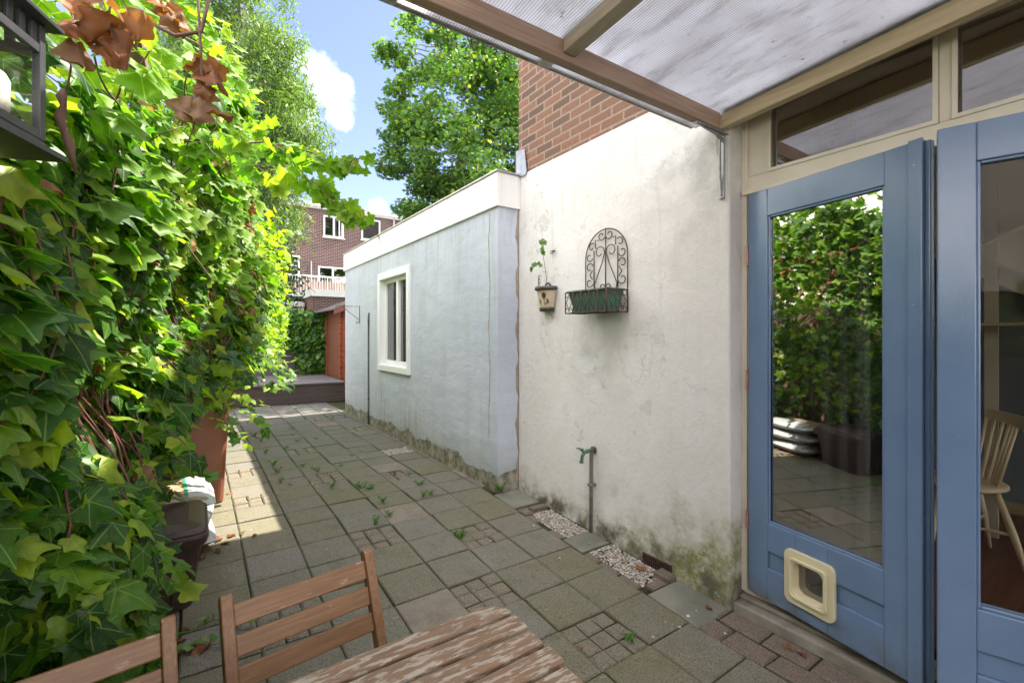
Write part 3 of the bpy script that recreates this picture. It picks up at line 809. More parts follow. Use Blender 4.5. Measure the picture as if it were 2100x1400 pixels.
tag(b.build('wall_shelf', M['shelf']), 'pine shelf boards on the dark wall indoors', 'shelf')
b = MB()
pts = [(2.62+.03*math.sin(k*1.3), 1.10-.016*k) for k in range(16)]
for k in range(15):
    (x0,y0),(x1,y1) = pts[k], pts[k+1]
    b.add([(x0,y0,-1.2),(x1,y1,-1.2),(x1,y1,1.15),(x0,y0,1.15)], [(0,1,2,3)])
cu = b.build('curtain', M['curtain'], None, True); so = cu.modifiers.new('s','SOLIDIFY'); so.thickness = .004
tag(cu, 'thin grey curtain hanging inside the garden door', 'curtain')

# ================================================================== CANOPY
C = thing('patio_canopy', 'lean-to canopy of dirty twin-wall plastic sheet on brown timber over the doors', 'canopy', (1.1,0,1.0))
XO = .22    # outer edge
b = MB(); b.box(XO,-2.6,1.084,1.115,1.455,1.098); shear(b.build('roof_sheet', M['poly'], C))
b = MB(); b.box(1.155,-2.6,1.084,2.15,1.455,1.098); shear(b.build('roof_sheet', M['poly'], C))
b = MB(); b.box(XO,1.292,1.005,2.112,1.335,1.082); b.build('rafter', M['rafter'], C, bevel=.004)
b = MB(); b.box(XO,-2.6,1.012,XO+.045,1.290,1.082); shear(b.build('rafter', M['rafter'], C, bevel=.004))
b = MB(); b.beam((2.16,-2.6,1.055+.062*3.96),(2.16,1.36,1.055),.045,.08); b.build('wall_plate', M['ledger'], C, bevel=.004)
b = MB(); b.box(1.105,-2.6,1.027,1.165,1.290,1.082); shear(b.build('purlin', M['purlin'], C, bevel=.004))
b = MB(); b.box(.02,1.448,1.075,2.13,1.462,1.105); b.box(.02,1.462,1.072,2.13,1.468,1.085); b.build('edge_profile', M['alu'], C)
for (xa, xb) in ((1.108,1.162),(.47,.53)):
    b = MB(); b.box(xa,1.338,1.070,xb,1.447,1.0835); b.box(xa,-2.6,1.099,xb,1.45,1.106); shear(b.build('glazing_bar', M['alu'], C, bevel=.002))
b = MB(); b.box(2.10,-.262,1.100,2.33,1.292,1.112); shear(b.build('flashing', M['creamdirt'], C))  # strip added to keep white sky out of the transom glass
b = MB()
b.box(2.190,1.322,.69,2.1985,1.348,1.0); b.box(1.93,1.300,1.000,2.1985,1.328,1.0045)
b.beam((2.186,1.335,.70),(2.168,1.330,.985),.004,.012,(1,0,0)); b.tube([(2.186,1.33,.98),(2.12,1.32,.992),(1.96,1.314,.998)], [.012,.009,.004], 6)
b.tube([(2.176,1.335,.73),(2.165,1.335,.90),(2.15,1.33,.975)], [.003,.008,.012], 6)
b.lathe([(0,-.003),(.014,-.003),(.014,.003),(0,.003)], (2.19,1.335,.69), 12)
b.build('bracket', M['galv'], C, bevel=.001)

# ================================================================== EXTENSION
E_ = thing('garden_extension', 'flat roofed single storey extension with pale blue render and white fascia', 'extension', (3.5,5.4,-1.25))
wx = 1.995; Y1, Y2 = 3.125, 7.715
wy0, wy1, wz0, wz1 = 4.95, 6.02, -.45, .795
b = MB()
b.box(wx,Y1,-1.4,wx+.22,wy0,1.03); b.box(wx,wy1,-1.4,wx+.22,Y2,1.03); b.box(wx,wy0,-1.4,wx+.22,wy1,wz0); b.box(wx,wy0,wz1,wx+.22,wy1,1.03)
b.box(wx+.22,Y2-.2,-1.4,6.5,Y2,1.03)
b.box(6.3,Y1+.02,-1.4,6.5,Y2-.2,1.03)
b.build('wall', M['bluewall'], E_)
b = MB(); b.box(wx-.022,Y1-.022,1.03,wx+.02,Y2+.02,1.30); b.box(wx+.02,Y1-.022,1.03,2.198,Y1+.01,1.30); b.box(wx+.02,Y2-.02,1.03,6.5,Y2+.02,1.30)
def m_fascia():
    g = G('stained white fascia'); x = g.xyz()
    st = g.noise(2.5, g.mp(g.pos(), (10,10,.6)), 6, .65)
    c = g.mix(g.mr(g.noise(1.5), .3, .7), (.70,.68,.65), (.78,.77,.74))
    c = g.mix(g.ma('MULTIPLY', g.mr(st, .5, .72, 0, .55), g.mr(x[2], 1.05, 1.3)), c, (.35,.31,.27))
    c = g.mix(g.mr(g.ma('SUBTRACT', x[2], 1.285), 0, .015, 0, .6), c, (.35,.24,.16))
    return g.out(c, .5, g.bump(st, .15, .004))
b.build('fascia', m_fascia(), E_, bevel=.003)
b = MB(); b.box(wx-.034,Y1-.034,1.30,2.198,Y2+.034,1.316); b.box(2.198,3.142,1.30,6.6,Y2+.034,1.312); b.build('roof_trim', M['alu'], E_, bevel=.003)
b = MB(); b.box(2.22,3.15,1.27,6.48,Y2-.02,1.298); b.build('roof', M['felt'], E_)
# filler lines in the corner joint and the crack
b = MB()
def wobble(y, z0, z1, amp, w, x):
    n = 30; pts = []
    for k in range(n+1):
        z = z0+(z1-z0)*k/n; yy = y+amp*(math.sin(k*.55)+.6*math.sin(k*1.7+1)+R.uniform(-.3,.3)); ww = w*R.uniform(.6,1.3)
        pts.append((yy, z, ww))
    for k in range(n):
        (y0,z0_,w0),(y1_,z1_,w1) = pts[k], pts[k+1]
        b.add([(x,y0-w0,z0_),(x,y0+w0,z0_),(x,y1_+w1,z1_),(x,y1_-w1,z1_),(x-.004,y0,z0_),(x-.004,y1_,z1_)], [(0,3,5,4),(1,4,5,2)])
wobble(3.255, -.85, 1.0, .008, .008, wx-.0005)
b.build('crack_filler', plain('brown filler', (.33,.29,.23), .8, .2, 20, .3), E_)
b = MB()
n = 40
for k in range(n):
    z0 = -1.24+2.27*k/n; z1 = -1.24+2.27*(k+1)/n
    a0 = .010+.006*math.sin(k*.9)+.003*math.sin(k*2.3); a1 = .010+.006*math.sin((k+1)*.9)+.003*math.sin((k+1)*2.3)
    b.add([(2.198-a0*2,3.124,z0),(2.199,3.124,z0),(2.199,3.124,z1),(2.198-a1*2,3.124,z1),(2.198-a0,3.115,z0),(2.198-a1,3.115,z1)], [(0,4,5,3),(4,1,2,5)])
b.build('joint_mortar', plain('joint mortar', (.28,.22,.17), .85, .25, 20, .4), E_)
# window
W = MB()
W.box(wx-.028,wy0-.0,wz0-.0,wx+.10,wy0+.07,wz1); W.box(wx-.028,wy1-.07,wz0,wx+.10,wy1,wz1)
W.box(wx-.028,wy0+.07,wz1-.085,wx+.10,wy1-.07,wz1); W.box(wx-.034,wy0+.0,wz0-.0,wx-.0285,wy1,wz0+.07)
W.box(wx-.028,wy0+.07,wz0,wx+.10,wy1-.07,wz0+.075)
win = W.build('window', M['upvc'], E_, bevel=.003)
b = MB(); fx = wx+.05
b.box(fx,wy0+.07,wz0+.075,fx+.05,wy0+.115,wz1-.085); b.box(fx,wy1-.115,wz0+.075,fx+.05,wy1-.07,wz1-.085)
b.box(fx,wy0+.115,wz1-.13,fx+.05,wy1-.115,wz1-.085); b.box(fx,wy0+.115,wz0+.075,fx+.05,wy1-.115,wz0+.13)
b.box(fx-.012,5.44,wz0+.131,fx+.05,5.51,wz1-.131)
b.build('sash', M['upvc'], win, bevel=.004)
b = MB(); b.box(fx+.02,wy0+.116,wz0+.131,fx+.026,5.439,wz1-.131); b.build('pane', M['glass2'], win)
b = MB(); b.box(fx+.02,5.511,wz0+.131,fx+.026,wy1-.116,wz1-.131); b.build('pane', M['glass2'], win)
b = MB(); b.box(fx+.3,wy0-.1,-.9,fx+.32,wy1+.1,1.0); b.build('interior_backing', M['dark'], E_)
b = MB(); b.box(fx+.14,5.50,-.42,fx+.15,5.95,.75); b.build('curtain', M['curtain'], E_)
b = MB(); b.tube([(wx-.012,6.46,-1.24),(wx-.012,6.46,-.95),(wx-.012,6.462,-.3),(wx-.012,6.458,.26),(wx-.012,6.43,.31)], .010, 8)
for z in (-.9,-.25,.2): b.box(wx-.024,6.44,z,wx-.001,6.48,z+.012)
b.build('conduit', M['pipe'], E_, True)
b = MB()
def circ(c, r, a0, a1, n=14, ax='x'):
    return [(c[0], c[1]+r*math.cos(rad(a0+(a1-a0)*k/n)), c[2]+r*math.sin(rad(a0+(a1-a0)*k/n))) for k in range(n+1)]
hb = [( wx-.004,6.904,.43),(wx-.004,6.904,.17)]
b.tube(hb, .005, 6); b.tube([(wx-.004,6.904,.42),(wx-.33,6.93,.42)], .004, 6); b.tube([(wx-.004,6.904,.22),(wx-.16,6.92,.34),(wx-.24,6.925,.405)], .004, 6)
for (cx_, cz_, r_) in ((wx-.20,.40,.022),(wx-.31,.395,.026),(wx-.03,.185,.015)):
    b.tube([(cx_+r_*math.cos(t*.5),6.92,cz_+r_*math.sin(t*.5)) for t in range(12)], .0035, 6)
tag(b.build('hanging_bracket', M['iron'], None, True), 'small scrolled iron basket bracket on the far end of the pale blue wall', 'bracket')

# ================================================================== wall hung things
# iron planter
P = thing('iron_wall_planter', 'rusty wrought iron wall planter with arched back and green liner', 'planter', (2.1,2.12,.14))
xw = 2.186; yc = 2.132; hw_ = .185
b = MB(); rr = .0042
b.tube([(xw,yc-hw_,.14),(xw,yc-hw_,.50)]+circ((xw,yc,.50), hw_, 180, 0, 24)+[(xw,yc+hw_,.50),(xw,yc+hw_,.14)], rr, 6)
b.tube([(xw,yc,.28),(xw,yc,.69)], rr, 6)
for s in (-1,1):
    b.tube([(xw,yc+s*.105,.28),(xw,yc+s*.105,.56)], rr, 6)
    def spiral(cy, cz, r, a0, turns, s=s, n=20):
        return [(xw-.002, cy+s*(r*(1-.6*k/n))*math.cos(rad(a0+360*turns*k/n)), cz+(r*(1-.6*k/n))*math.sin(rad(a0+360*turns*k/n))) for k in range(n+1)]
    b.tube([(xw-.002,yc+s*.09,.285),(xw-.002,yc+s*.10,.33),(xw-.002,yc+s*.03,.47),(xw-.002,yc+s*.008,.53)]+spiral(yc+s*.052,.54,.044,170,-.9), .0036, 6)
    b.tube(spiral(yc+s*.028,.31,.024,180,-.8), .0036, 6)
    b.tube(spiral(yc+s*.145,.35,.034,200,.8), .0036, 6); b.tube(spiral(yc+s*.145,.45,.034,160,-.8), .0036, 6)
    b.tube([(xw-.002,yc+s*.118,.37),(xw-.002,yc+s*.140,.40),(xw-.002,yc+s*.118,.43)], .0036, 6)
    b.tube(spiral(yc+s*.145,.52,.032,200,.8), .0036, 6); b.tube(spiral(yc+s*.125,.585,.030,140,-.8), .0036, 6)
    b.tube(spiral(yc+s*.035,.645,.032,200,.9), .0036, 6)
    b.tube([(xw-.002,yc+s*.06,.62),(xw-.002,yc+s*.09,.625),(xw-.002,yc+s*.088,.57)], .0036, 6)
b.build('arched_back', M['iron'], P, True)
b = MB(); bx0 = 2.006; z0, z1 = .142, .276; yA, yB = yc-hw_, yc+hw_
for z in (z0, z1): b.tube([(xw,yA,z),(bx0,yA,z),(bx0,yB,z),(xw,yB,z)], .0042, 6)
for y in (yA, yB): b.tube([(bx0,y,z0),(bx0,y,z1)], .0042, 6)
for k in range(1,5): b.tube([(bx0,yA+.074*k,z0),(bx0,yA+.074*k,z1)], .003, 6)
for x in (2.05,2.10,2.15): b.tube([(x,yA,z0),(x,yB,z0)], .003, 5)
for k in range(5):
    yy = yA+.074*k+.037
    for s in (-1,1):
        b.tube([(bx0-.002, yy+s*(.003+.015*(1-math.cos(t*.5))), z1-.012-.02*math.sin(t*.5)) for t in range(9)], .0027, 5)
        b.tube([(bx0-.002, yy+s*(.003+.015*(1-math.cos(t*.5))), z0+.012+.02*math.sin(t*.5)) for t in range(9)], .0027, 5)
        b.tube([(bx0-.002,yy+s*.004,z1-.03),(bx0-.002,yy+s*.026,(z0+z1)/2),(bx0-.002,yy+s*.004,z0+.03)], .0027, 5)
for x in (2.055,2.14):
    for s in (-1,1):
        for (zc, q) in ((z1-.012,-1),(z0+.012,1)):
            b.tube([(x+s*(.003+.017*(1-math.cos(t*.5))), yA-.002, zc+q*.022*math.sin(t*.5)) for t in range(9)], .0027, 5)
        b.tube([(x+s*.004,yA-.002,z1-.03),(x+s*.03,yA-.002,(z0+z1)/2),(x+s*.004,yA-.002,z0+.03)], .0027, 5)
b.build('basket', M['iron'], P, True)
b = MB()
ZT = .284
ti = [(bx0+.012,yA+.014),(xw-.014,yA+.014),(xw-.014,yB-.012),(bx0+.012,yB-.012)]
bo = [(bx0+.03,yA+.05),(xw-.03,yA+.05),(xw-.03,yB-.05),(bx0+.03,yB-.05)]
vs = [(x,y,ZT) for x,y in ti]+[(x,y,.148) for x,y in bo]+[(x+(.01 if i in (0,3) else -.01),y+(.01 if i in (0,1) else -.01),ZT) for i,(x,y) in enumerate(ti)]+[(x,y,.24) for x,y in bo]
b.add(vs, [(0,1,5,4),(1,2,6,5),(2,3,7,6),(3,0,4,7),(4,5,6,7)]+[(i,(i+1)%4,8+(i+1)%4,8+i) for i in range(4)]+[(8+i,8+(i+1)%4,12+(i+1)%4,12+i) for i in range(4)]+[(12,13,14,15)])
b.box(bx0+.004,yA+.006,ZT-.008,bx0+.012,yB-.004,ZT+.002); b.box(bx0+.012,yA+.006,ZT-.008,xw-.01,yA+.014,ZT+.002)
b.build('liner', M['planter'], P, bevel=.002)

# ceramic half pot with a tulip motif and a straggly plant
T = thing('wall_flower_pot', 'cream ceramic half pot with dark rim and painted tulip on white wall', 'flower pot', (2.19,2.72,.17))
pc = (2.188,2.72,0)
b = MB(); b.lathe([(.0,.175),(.060,.175),(.062,.185),(.088,.335),(.088,.345),(.076,.345),(.07,.31),(0,.31)], pc, 20, rad(90), rad(270)); b.build('bowl', M['pot'], T, True)
b = MB(); b.lathe([(.087,.330),(.102,.333),(.106,.345),(.102,.360),(.090,.362),(.082,.352),(.082,.335)], pc, 20, rad(90), rad(270)); b.lathe([(.0612,.176),(.0685,.180),(.071,.205),(.0665,.208)], pc, 20, rad(90), rad(270))
b.tube(circ((2.182,2.72,.36), .03, 0, 180, 10), .008, 6); b.build('rim', M['potrim'], T, True)
b = MB()
def onpot(a, z): r = .0625+.026*(z-.185)/.15+.0012; return (pc[0]+r*math.cos(a), pc[1]+r*math.sin(a), z)
A0 = rad(205)
def patch(poly):
    c = onpot(A0+sum(p[0] for p in poly)/len(poly), sum(p[1] for p in poly)/len(poly))
    vs = [c]+[onpot(A0+p[0], p[1]) for p in poly]; n = len(poly)
    vs = [(v[0]-.0012, v[1]-.0008, v[2]) for v in vs]
    b.add(vs, [(0,i+1,(i+1)%n+1) for i in range(n)])
patch([(-.22,.318),(-.12,.300),(0,.322),(.12,.300),(.22,.318),(.20,.285),(.05,.265),(-.05,.265),(-.20,.285)])
patch([(.0,.265),(.025,.265),(.10,.225),(.06,.225)]); patch([(.25,.27),(.45,.262),(.50,.235),(.32,.238)]); patch([(-.55,.27),(-.42,.255),(-.45,.235),(-.58,.24)]); patch([(.05,.23),(.3,.242),(.3,.236),(.05,.222)])
b.build('tulip_motif', M['potrim'], T)
b = MB(); b.lathe([(0,.33),(.078,.33)], pc, 20, rad(90), rad(270)); b.build('potting_soil', M['soil'], T)
PL = thing('potted_plant', 'spindly green plant growing from the ceramic wall pot', 'plant', (2.14,2.70,.33))
b = MB()
s1 = [(2.14,2.69,.33),(2.142,2.688,.42),(2.135,2.695,.50),(2.13,2.71,.58),(2.12,2.705,.66),(2.12,2.70,.71)]
s2 = [(2.13,2.71,.50),(2.12,2.75,.53),(2.11,2.79,.535),(2.105,2.83,.51)]
s3 = [(2.12,2.75,.33),(2.115,2.75,.40),(2.11,2.75,.44)]; s4 = [(2.10,2.72,.33),(2.10,2.722,.40),(2.095,2.722,.43)]
for s in (s1, s2, s3, s4): b.tube(s, .002, 5)
b.build('stem', M['redstem'], PL)
pp = [(2.12,2.70,.71),(2.115,2.72,.70),(2.118,2.69,.69),(2.12,2.705,.66),(2.115,2.70,.64),(2.12,2.71,.62),(2.12,2.76,.545),(2.115,2.78,.54),(2.11,2.795,.54),(2.105,2.83,.515),(2.105,2.84,.50),(2.125,2.735,.53),(2.13,2.70,.47)]
leaves('foliage', ivyL, pp, NR.uniform(.028,.042,len(pp)), (-1,-.4,.4), (0,.2,-1), M['weed'], PL)
pp = [(2.10,2.72+NR.normal(0,.006),z) for z in np.linspace(.35,.44,18)]+[(2.115,2.75,.44)]*3
leaves('small_foliage', ovalL, pp, .014, (-1,0,.2), (0,0,1), M['weed'], PL, nspread=.7, tspread=1)
b = MB(); b.tube([(2.188,2.66,.62)]+[(2.17+.0*k,2.66+.012*math.sin(k*.7),.61-.012*math.cos(k*.7)) for k in range(8)], .0035, 6); b.lathe([(0,-.002),(.01,-.002),(.01,.002),(0,.002)], (2.19,2.66,.625), 10)
tag(b.build('wall_hook', M['iron'], None, True), 'small dark iron hook on the white wall above the flower pot', 'hook')
# garden tap
TP = thing('garden_tap', 'green brass tap on a dark pipe standing against the white wall', 'tap', (2.16,2.245,-1.33))
b = MB(); b.tube([(2.168,2.25,-1.34),(2.168,2.246,-1.1),(2.170,2.247,-.80),(2.178,2.247,-.77),(2.196,2.247,-.765)], .0125, 10); b.box(2.15,2.23,-1.0,2.199,2.262,-.985); b.build('pipe', M['pipe'], TP, True)
b = MB(); b.tube([(2.197,2.247,-.765),(2.185,2.247,-.765)], .024, 12); b.build('wall_flange', M['iron'], TP, True)
b = MB(); b.tube([(2.175,2.247,-.765),(2.13,2.245,-.765)], [.012,.014], 10); b.tube([(2.13,2.245,-.765),(2.105,2.243,-.768),(2.085,2.242,-.79),(2.078,2.242,-.825)], [.014,.012,.011,.010], 10)
b.tube([(2.10,2.243,-.768),(2.072,2.243,-.745)], .007, 8); b.beam((2.072,2.22,-.742),(2.068,2.27,-.740),.02,.007); b.tube([(2.078,2.242,-.82),(2.077,2.242,-.833)], .014, 10)
b.build('tap_body', M['verdi'], TP, True)

# ================================================================== FURNITURE
TB = thing('garden_table', 'weathered slatted wooden table with flaking stain in the foreground', 'table', (.10,.62,zg(.6)))
b = MB(); yk = .958
zt = -.65
for k in range(10):
    y1 = yk-.0655*k; y0 = y1-.054
    x1 = .622-.004*k+R.uniform(-.004,.004)
    r = .02
    poly = [(-.48,y0),(x1,y0),(x1,y1),(-.48,y1)]
    if k == 0: poly = [(-.48,y0),(x1-.005,y0),(x1-.008,y0+.02),(x1-.03,y1-.008),(x1-.06,y1),(-.48,y1)]
    b.prism(poly, zt-.022, zt, 'z')
b.build('tabletop', M['table'], TB, bevel=.004)
b = MB(); b.box(.50,.33,zt-.062,.535,.93,zt-.0225); b.build('batten', M['chair'], TB, bevel=.003); b = MB(); b.box(-.40,.33,zt-.062,-.365,.93,zt-.0225); b.build('batten', M['chair'], TB, bevel=.003)
for (xa, ya, xb, yb) in ((.49,.90,.44,.42),(.49,.42,.44,.90),(-.35,.90,-.30,.42),(-.35,.42,-.30,.90)):
    b = MB(); b.beam((xa,ya,zt-.05),(xb,yb,zg(.6)+.004),.022,.045,(1,0,0)); b.build('leg', M['chairz'], TB, bevel=.002)

def folding_chair(loc, rz, label):
    """local: x across, y back; origin on the ground under the seat front; backrest leans to +y"""
    t = thing('folding_chair', label, 'chair', loc, rz, 'folding wooden chairs at the table')
    w = .167; hgt = .785
    A = Vector((0,-.13,0)); B = Vector((0,.185,hgt))           # long leg carrying the back
    d = (B-A).normalized()
    for s in (-1,1):
        b = MB()
        # post with a rounded top
        nrm = Vector((0,-d.z,d.y)); L = (B-A).length; hwid = .017; T_ = .0125
        prof = [(-hwid,0),(hwid,0),(hwid,L-.014)]+[(hwid*math.cos(rad(a_)), L-.014+hwid*.85*math.sin(rad(a_))) for a_ in (25,50,75,90,105,130,155)]+[(-hwid,L-.014)]
        vs = []
        for x in (s*w-T_, s*w+T_):
            for (p, q) in prof: vs.append(Vector((x,0,0))+A+nrm*p+d*q)
        n = len(prof)
        b.add(vs, [tuple(range(n-1,-1,-1)), tuple(range(n,2*n))]+[(i,(i+1)%n,n+(i+1)%n,n+i) for i in range(n)])
        b.build('back_post', M['chairz'], t, bevel=.003, local=True)
        b = MB(); b.beam((s*(w-.028),.20,.012),(s*(w-.028),-.16,.44),.02,.032,(1,0,0)); b.build('leg', M['chairz'], t, bevel=.002, local=True)
    for (q, hh) in ((.943,.046),(.868,.044),(.794,.044)):
        c = A+(B-A)*q
        b = MB(); b.beam(c+Vector((-w+.0125,0,0)), c+Vector((w-.0125,0,0)), .015, hh, tuple(d)); b.build('back_slat', M['chair'], t, bevel=.003, local=True)
    b = MB()
    for k in range(6):
        y = -.19+.062*k; b.box(-w+.02,y,.43,w-.02,y+.052,.447)
    b.build('seat', M['chair'], t, bevel=.003, local=True)
    b = MB(); b.box(-w+.02,-.185,.402,-w+.04,.17,.429); b.build('seat_rail', M['chair'], t, local=True)
    b = MB(); b.box(w-.04,-.185,.402,w-.02,.17,.429); b.build('seat_rail', M['chair'], t, local=True)
    b = MB(); b.tube([(-w+.02,.185,.05),(w-.02,.185,.05)], .008, 8); b.build('dowel', M['chair'], t, local=True)
    return t
def chair_at(xl, yl, xr, yr, label, z=-.58):
    """place so that the top of the backrest runs from (xl,yl) to (xr,yr)"""
    cx_, cy_ = (xl+xr)/2, (yl+yr)/2; rz = math.atan2(yr-yl, xr-xl)
    off = Matrix.Rotation(rz, 3, 'Z')@Vector((0,.185,0))
    return folding_chair((cx_-off.x, cy_-off.y, zg(cy_)), rz, label)
chair_at(.052,1.232,.388,1.276,'folding slat back chair whose whole backrest shows beside the table')
chair_at(-.384,1.165,-.046,1.212,'folding slat back chair nearest the ivy, cut off by the picture corner')

# lantern
LR = -math.atan2(.335,.942)
LN = thing('lantern', 'black metal lantern with a white candle hanging in front of the ivy', 'lantern', (-.21,1.05,.315), LR)
# local frame: corner column at the origin, the glazed side faces +x and runs back along -y, second side along -x
lw_ = .15; hb_ = .155
b = MB()
for (x, y) in ((0,0),(0,-lw_),(-lw_,0),(-lw_,-lw_)): b.box(x-.006,y-.006,0,x+.006,y+.006,.185)
for z in (.0,.138):
    for (x0,y0,x1,y1) in ((-.005,-lw_+.006,.005,-.006),(-lw_-.005,-lw_+.006,-lw_+.005,-.006),(-lw_+.006,-.005,-.006,.005),(-lw_+.006,-lw_-.005,-.006,-lw_+.005)):
        b.box(x0,y0,z,x1,y1,z+.014)
for k in range(6):
    y = -lw_+.014+.0245*k
    b.box(-.003,y-.006,.152,.003,y+.006,.185); b.box(-lw_-.003,y-.006,.152,-lw_+.003,y+.006,.185)
    b.box(y-.006,-.003,.152,y+.006,.003,.185); b.box(y-.006,-lw_-.003,.152,y+.006,-lw_+.003,.185)
b.build('frame', M['darkiron'], LN, bevel=.0012, local=True)
b = MB(); c0 = -lw_/2
def sq(h, z): return [(c0-h,c0-h,z),(c0+h,c0-h,z),(c0+h,c0+h,z),(c0-h,c0+h,z)]
def frus(b, lv):
    vs = [p for h, z in lv for p in sq(h, z)]; fs = [(3,2,1,0)]
    for j in range(len(lv)-1):
        for i in range(4): fs.append((j*4+i, j*4+(i+1)%4, j*4+4+(i+1)%4, j*4+4+i))
    fs.append(tuple((len(lv)-1)*4+i for i in range(4))); b.add(vs, fs)
frus(b, [(lw_/2+.022,.186),(lw_/2+.023,.192),(.05,.235),(.048,.25),(.012,.262)]); b.tube(circ((c0,c0,.285), .022, 0, 360, 16), .003, 6)
b.build('roof', M['darkiron'], LN, bevel=.001, local=True)
b = MB(); frus(b, [(lw_/2+.026,-.026),(lw_/2+.024,-.016),(lw_/2+.006,-.008),(lw_/2+.004,.0)]); b.build('base', M['darkiron'], LN, bevel=.001, local=True)
for (x0,y0,x1,y1) in ((-.001,-lw_+.006,.001,-.006),(-lw_+.006,-.001,-.006,.001),(-lw_-.001,-lw_+.006,-lw_+.001,-.006)):
    b = MB(); b.box(x0,y0,.014,x1,y1,.138); b.build('pane', M['lglass'], LN, local=True)
b = MB(); b.tube([(c0,c0,.29),(c0,c0,.5),(c0+.01,c0,.9)], .0025, 6); b.build('hanging_wire', M['darkiron'], LN, local=True)
b = MB(); b.lathe([(0,.0),(.036,.0),(.037,.07),(.033,.078),(0,.074)], (c0+.03,c0+.02,.002), 24); b.tube([(c0+.03,c0+.02,.074),(c0+.031,c0+.02,.086)], .0012, 5)
cd = b.build('candle', M['candle'], None, True); cd.location = LN.location; cd.rotation_euler = (0,0,LR); tag(cd, 'thick white candle inside the black lantern', 'candle')

# ================================================================== BINS AND BAGS
def bin_(name, label, x0, x1, y0, y1, z0, z1, mat, rim=.03, steps=False):
    t = thing(name, label, 'bin', ((x0+x1)/2,(y0+y1)/2,z0))
    b = MB(); tp = .045
    def rr_(x0,x1,y0,y1,z,r=.04,n=4):
        P_ = []
        for (cx_,cy_,a0) in ((x1-r,y1-r,0),(x0+r,y1-r,90),(x0+r,y0+r,180),(x1-r,y0+r,270)):
            for k in range(n+1): t_ = rad(a0+90*k/n); P_.append((cx_+r*math.cos(t_), cy_+r*math.sin(t_), z))
        return P_
    def loft(b, rings):
        n = len(rings[0]); vs = [p for r in rings for p in r]; fs = [tuple(range(n-1,-1,-1))]
        for j in range(len(rings)-1):
            for i in range(n): fs.append((j*n+i, j*n+(i+1)%n, (j+1)*n+(i+1)%n, (j+1)*n+i))
        fs.append(tuple((len(rings)-1)*n+i for i in range(n))); b.add(vs, fs)
    h = z1-z0
    loft(b, [rr_(x0+tp,x1-tp,y0+tp,y1-tp,z0+.01), rr_(x0+tp*.5,x1-tp*.5,y0+tp*.5,y1-tp*.5,z0+h*.5), rr_(x0,x1,y0,y1,z1-.07)])
    for k in (-1,0,1): b.box((x0+x1)/2+k*.12-.012,y0+.005+tp*.4,z0+h*.15,(x0+x1)/2+k*.12+.012,y0+.05,z0+h*.8)
    b.build('body', mat, t, bevel=.006)
    b = MB(); loft(b, [rr_(x0-rim*.6,x1+rim*.6,y0-rim*.6,y1+rim*.6,z1-.085,.05), rr_(x0-rim,x1+rim,y0-rim,y1+rim,z1-.045,.05), rr_(x0-rim*.9,x1+rim*.9,y0-rim*.9,y1+rim*.9,z1-.03,.05)])
    b.build('rim', mat, t, bevel=.004)
    b = MB(); loft(b, [rr_(x0-rim*.5,x1+rim*.5,y0-rim*.5,y1+rim*.5,z1-.028,.05), rr_(x0+.0,x1-.0,y0,y1,z1-.005,.06), rr_(x0+.06,x1-.06,y0+.06,y1-.06,z1+.012,.06)])
    b.box((x0+x1)/2-.12,y0-rim-.012,z1-.03,(x0+x1)/2+.12,y0-rim+.02,z1-.012)
    b.build('lid', mat, t, bevel=.004)
    if steps:
        for s in (-1,1):
            b = MB(); b.tube([((x0+x1)/2+s*.22-.02,y1+.02,z0+.09),((x0+x1)/2+s*.22+.02,y1+.02,z0+.09)], .09, 16); b.build('wheel', M['dark'], t)
    return t
bin_('wheelie_bin', 'tall terracotta brown wheelie bin standing under the overhanging climbers', -.33,.215,4.02,4.6,-1.25,-.36, M['bin'], .02, True)
bin_('storage_bin', 'low dark brown lidded bin between ivy and white sacks', -.44,.03,2.62,3.10,-1.30,-.90, M['bin2'], .022)
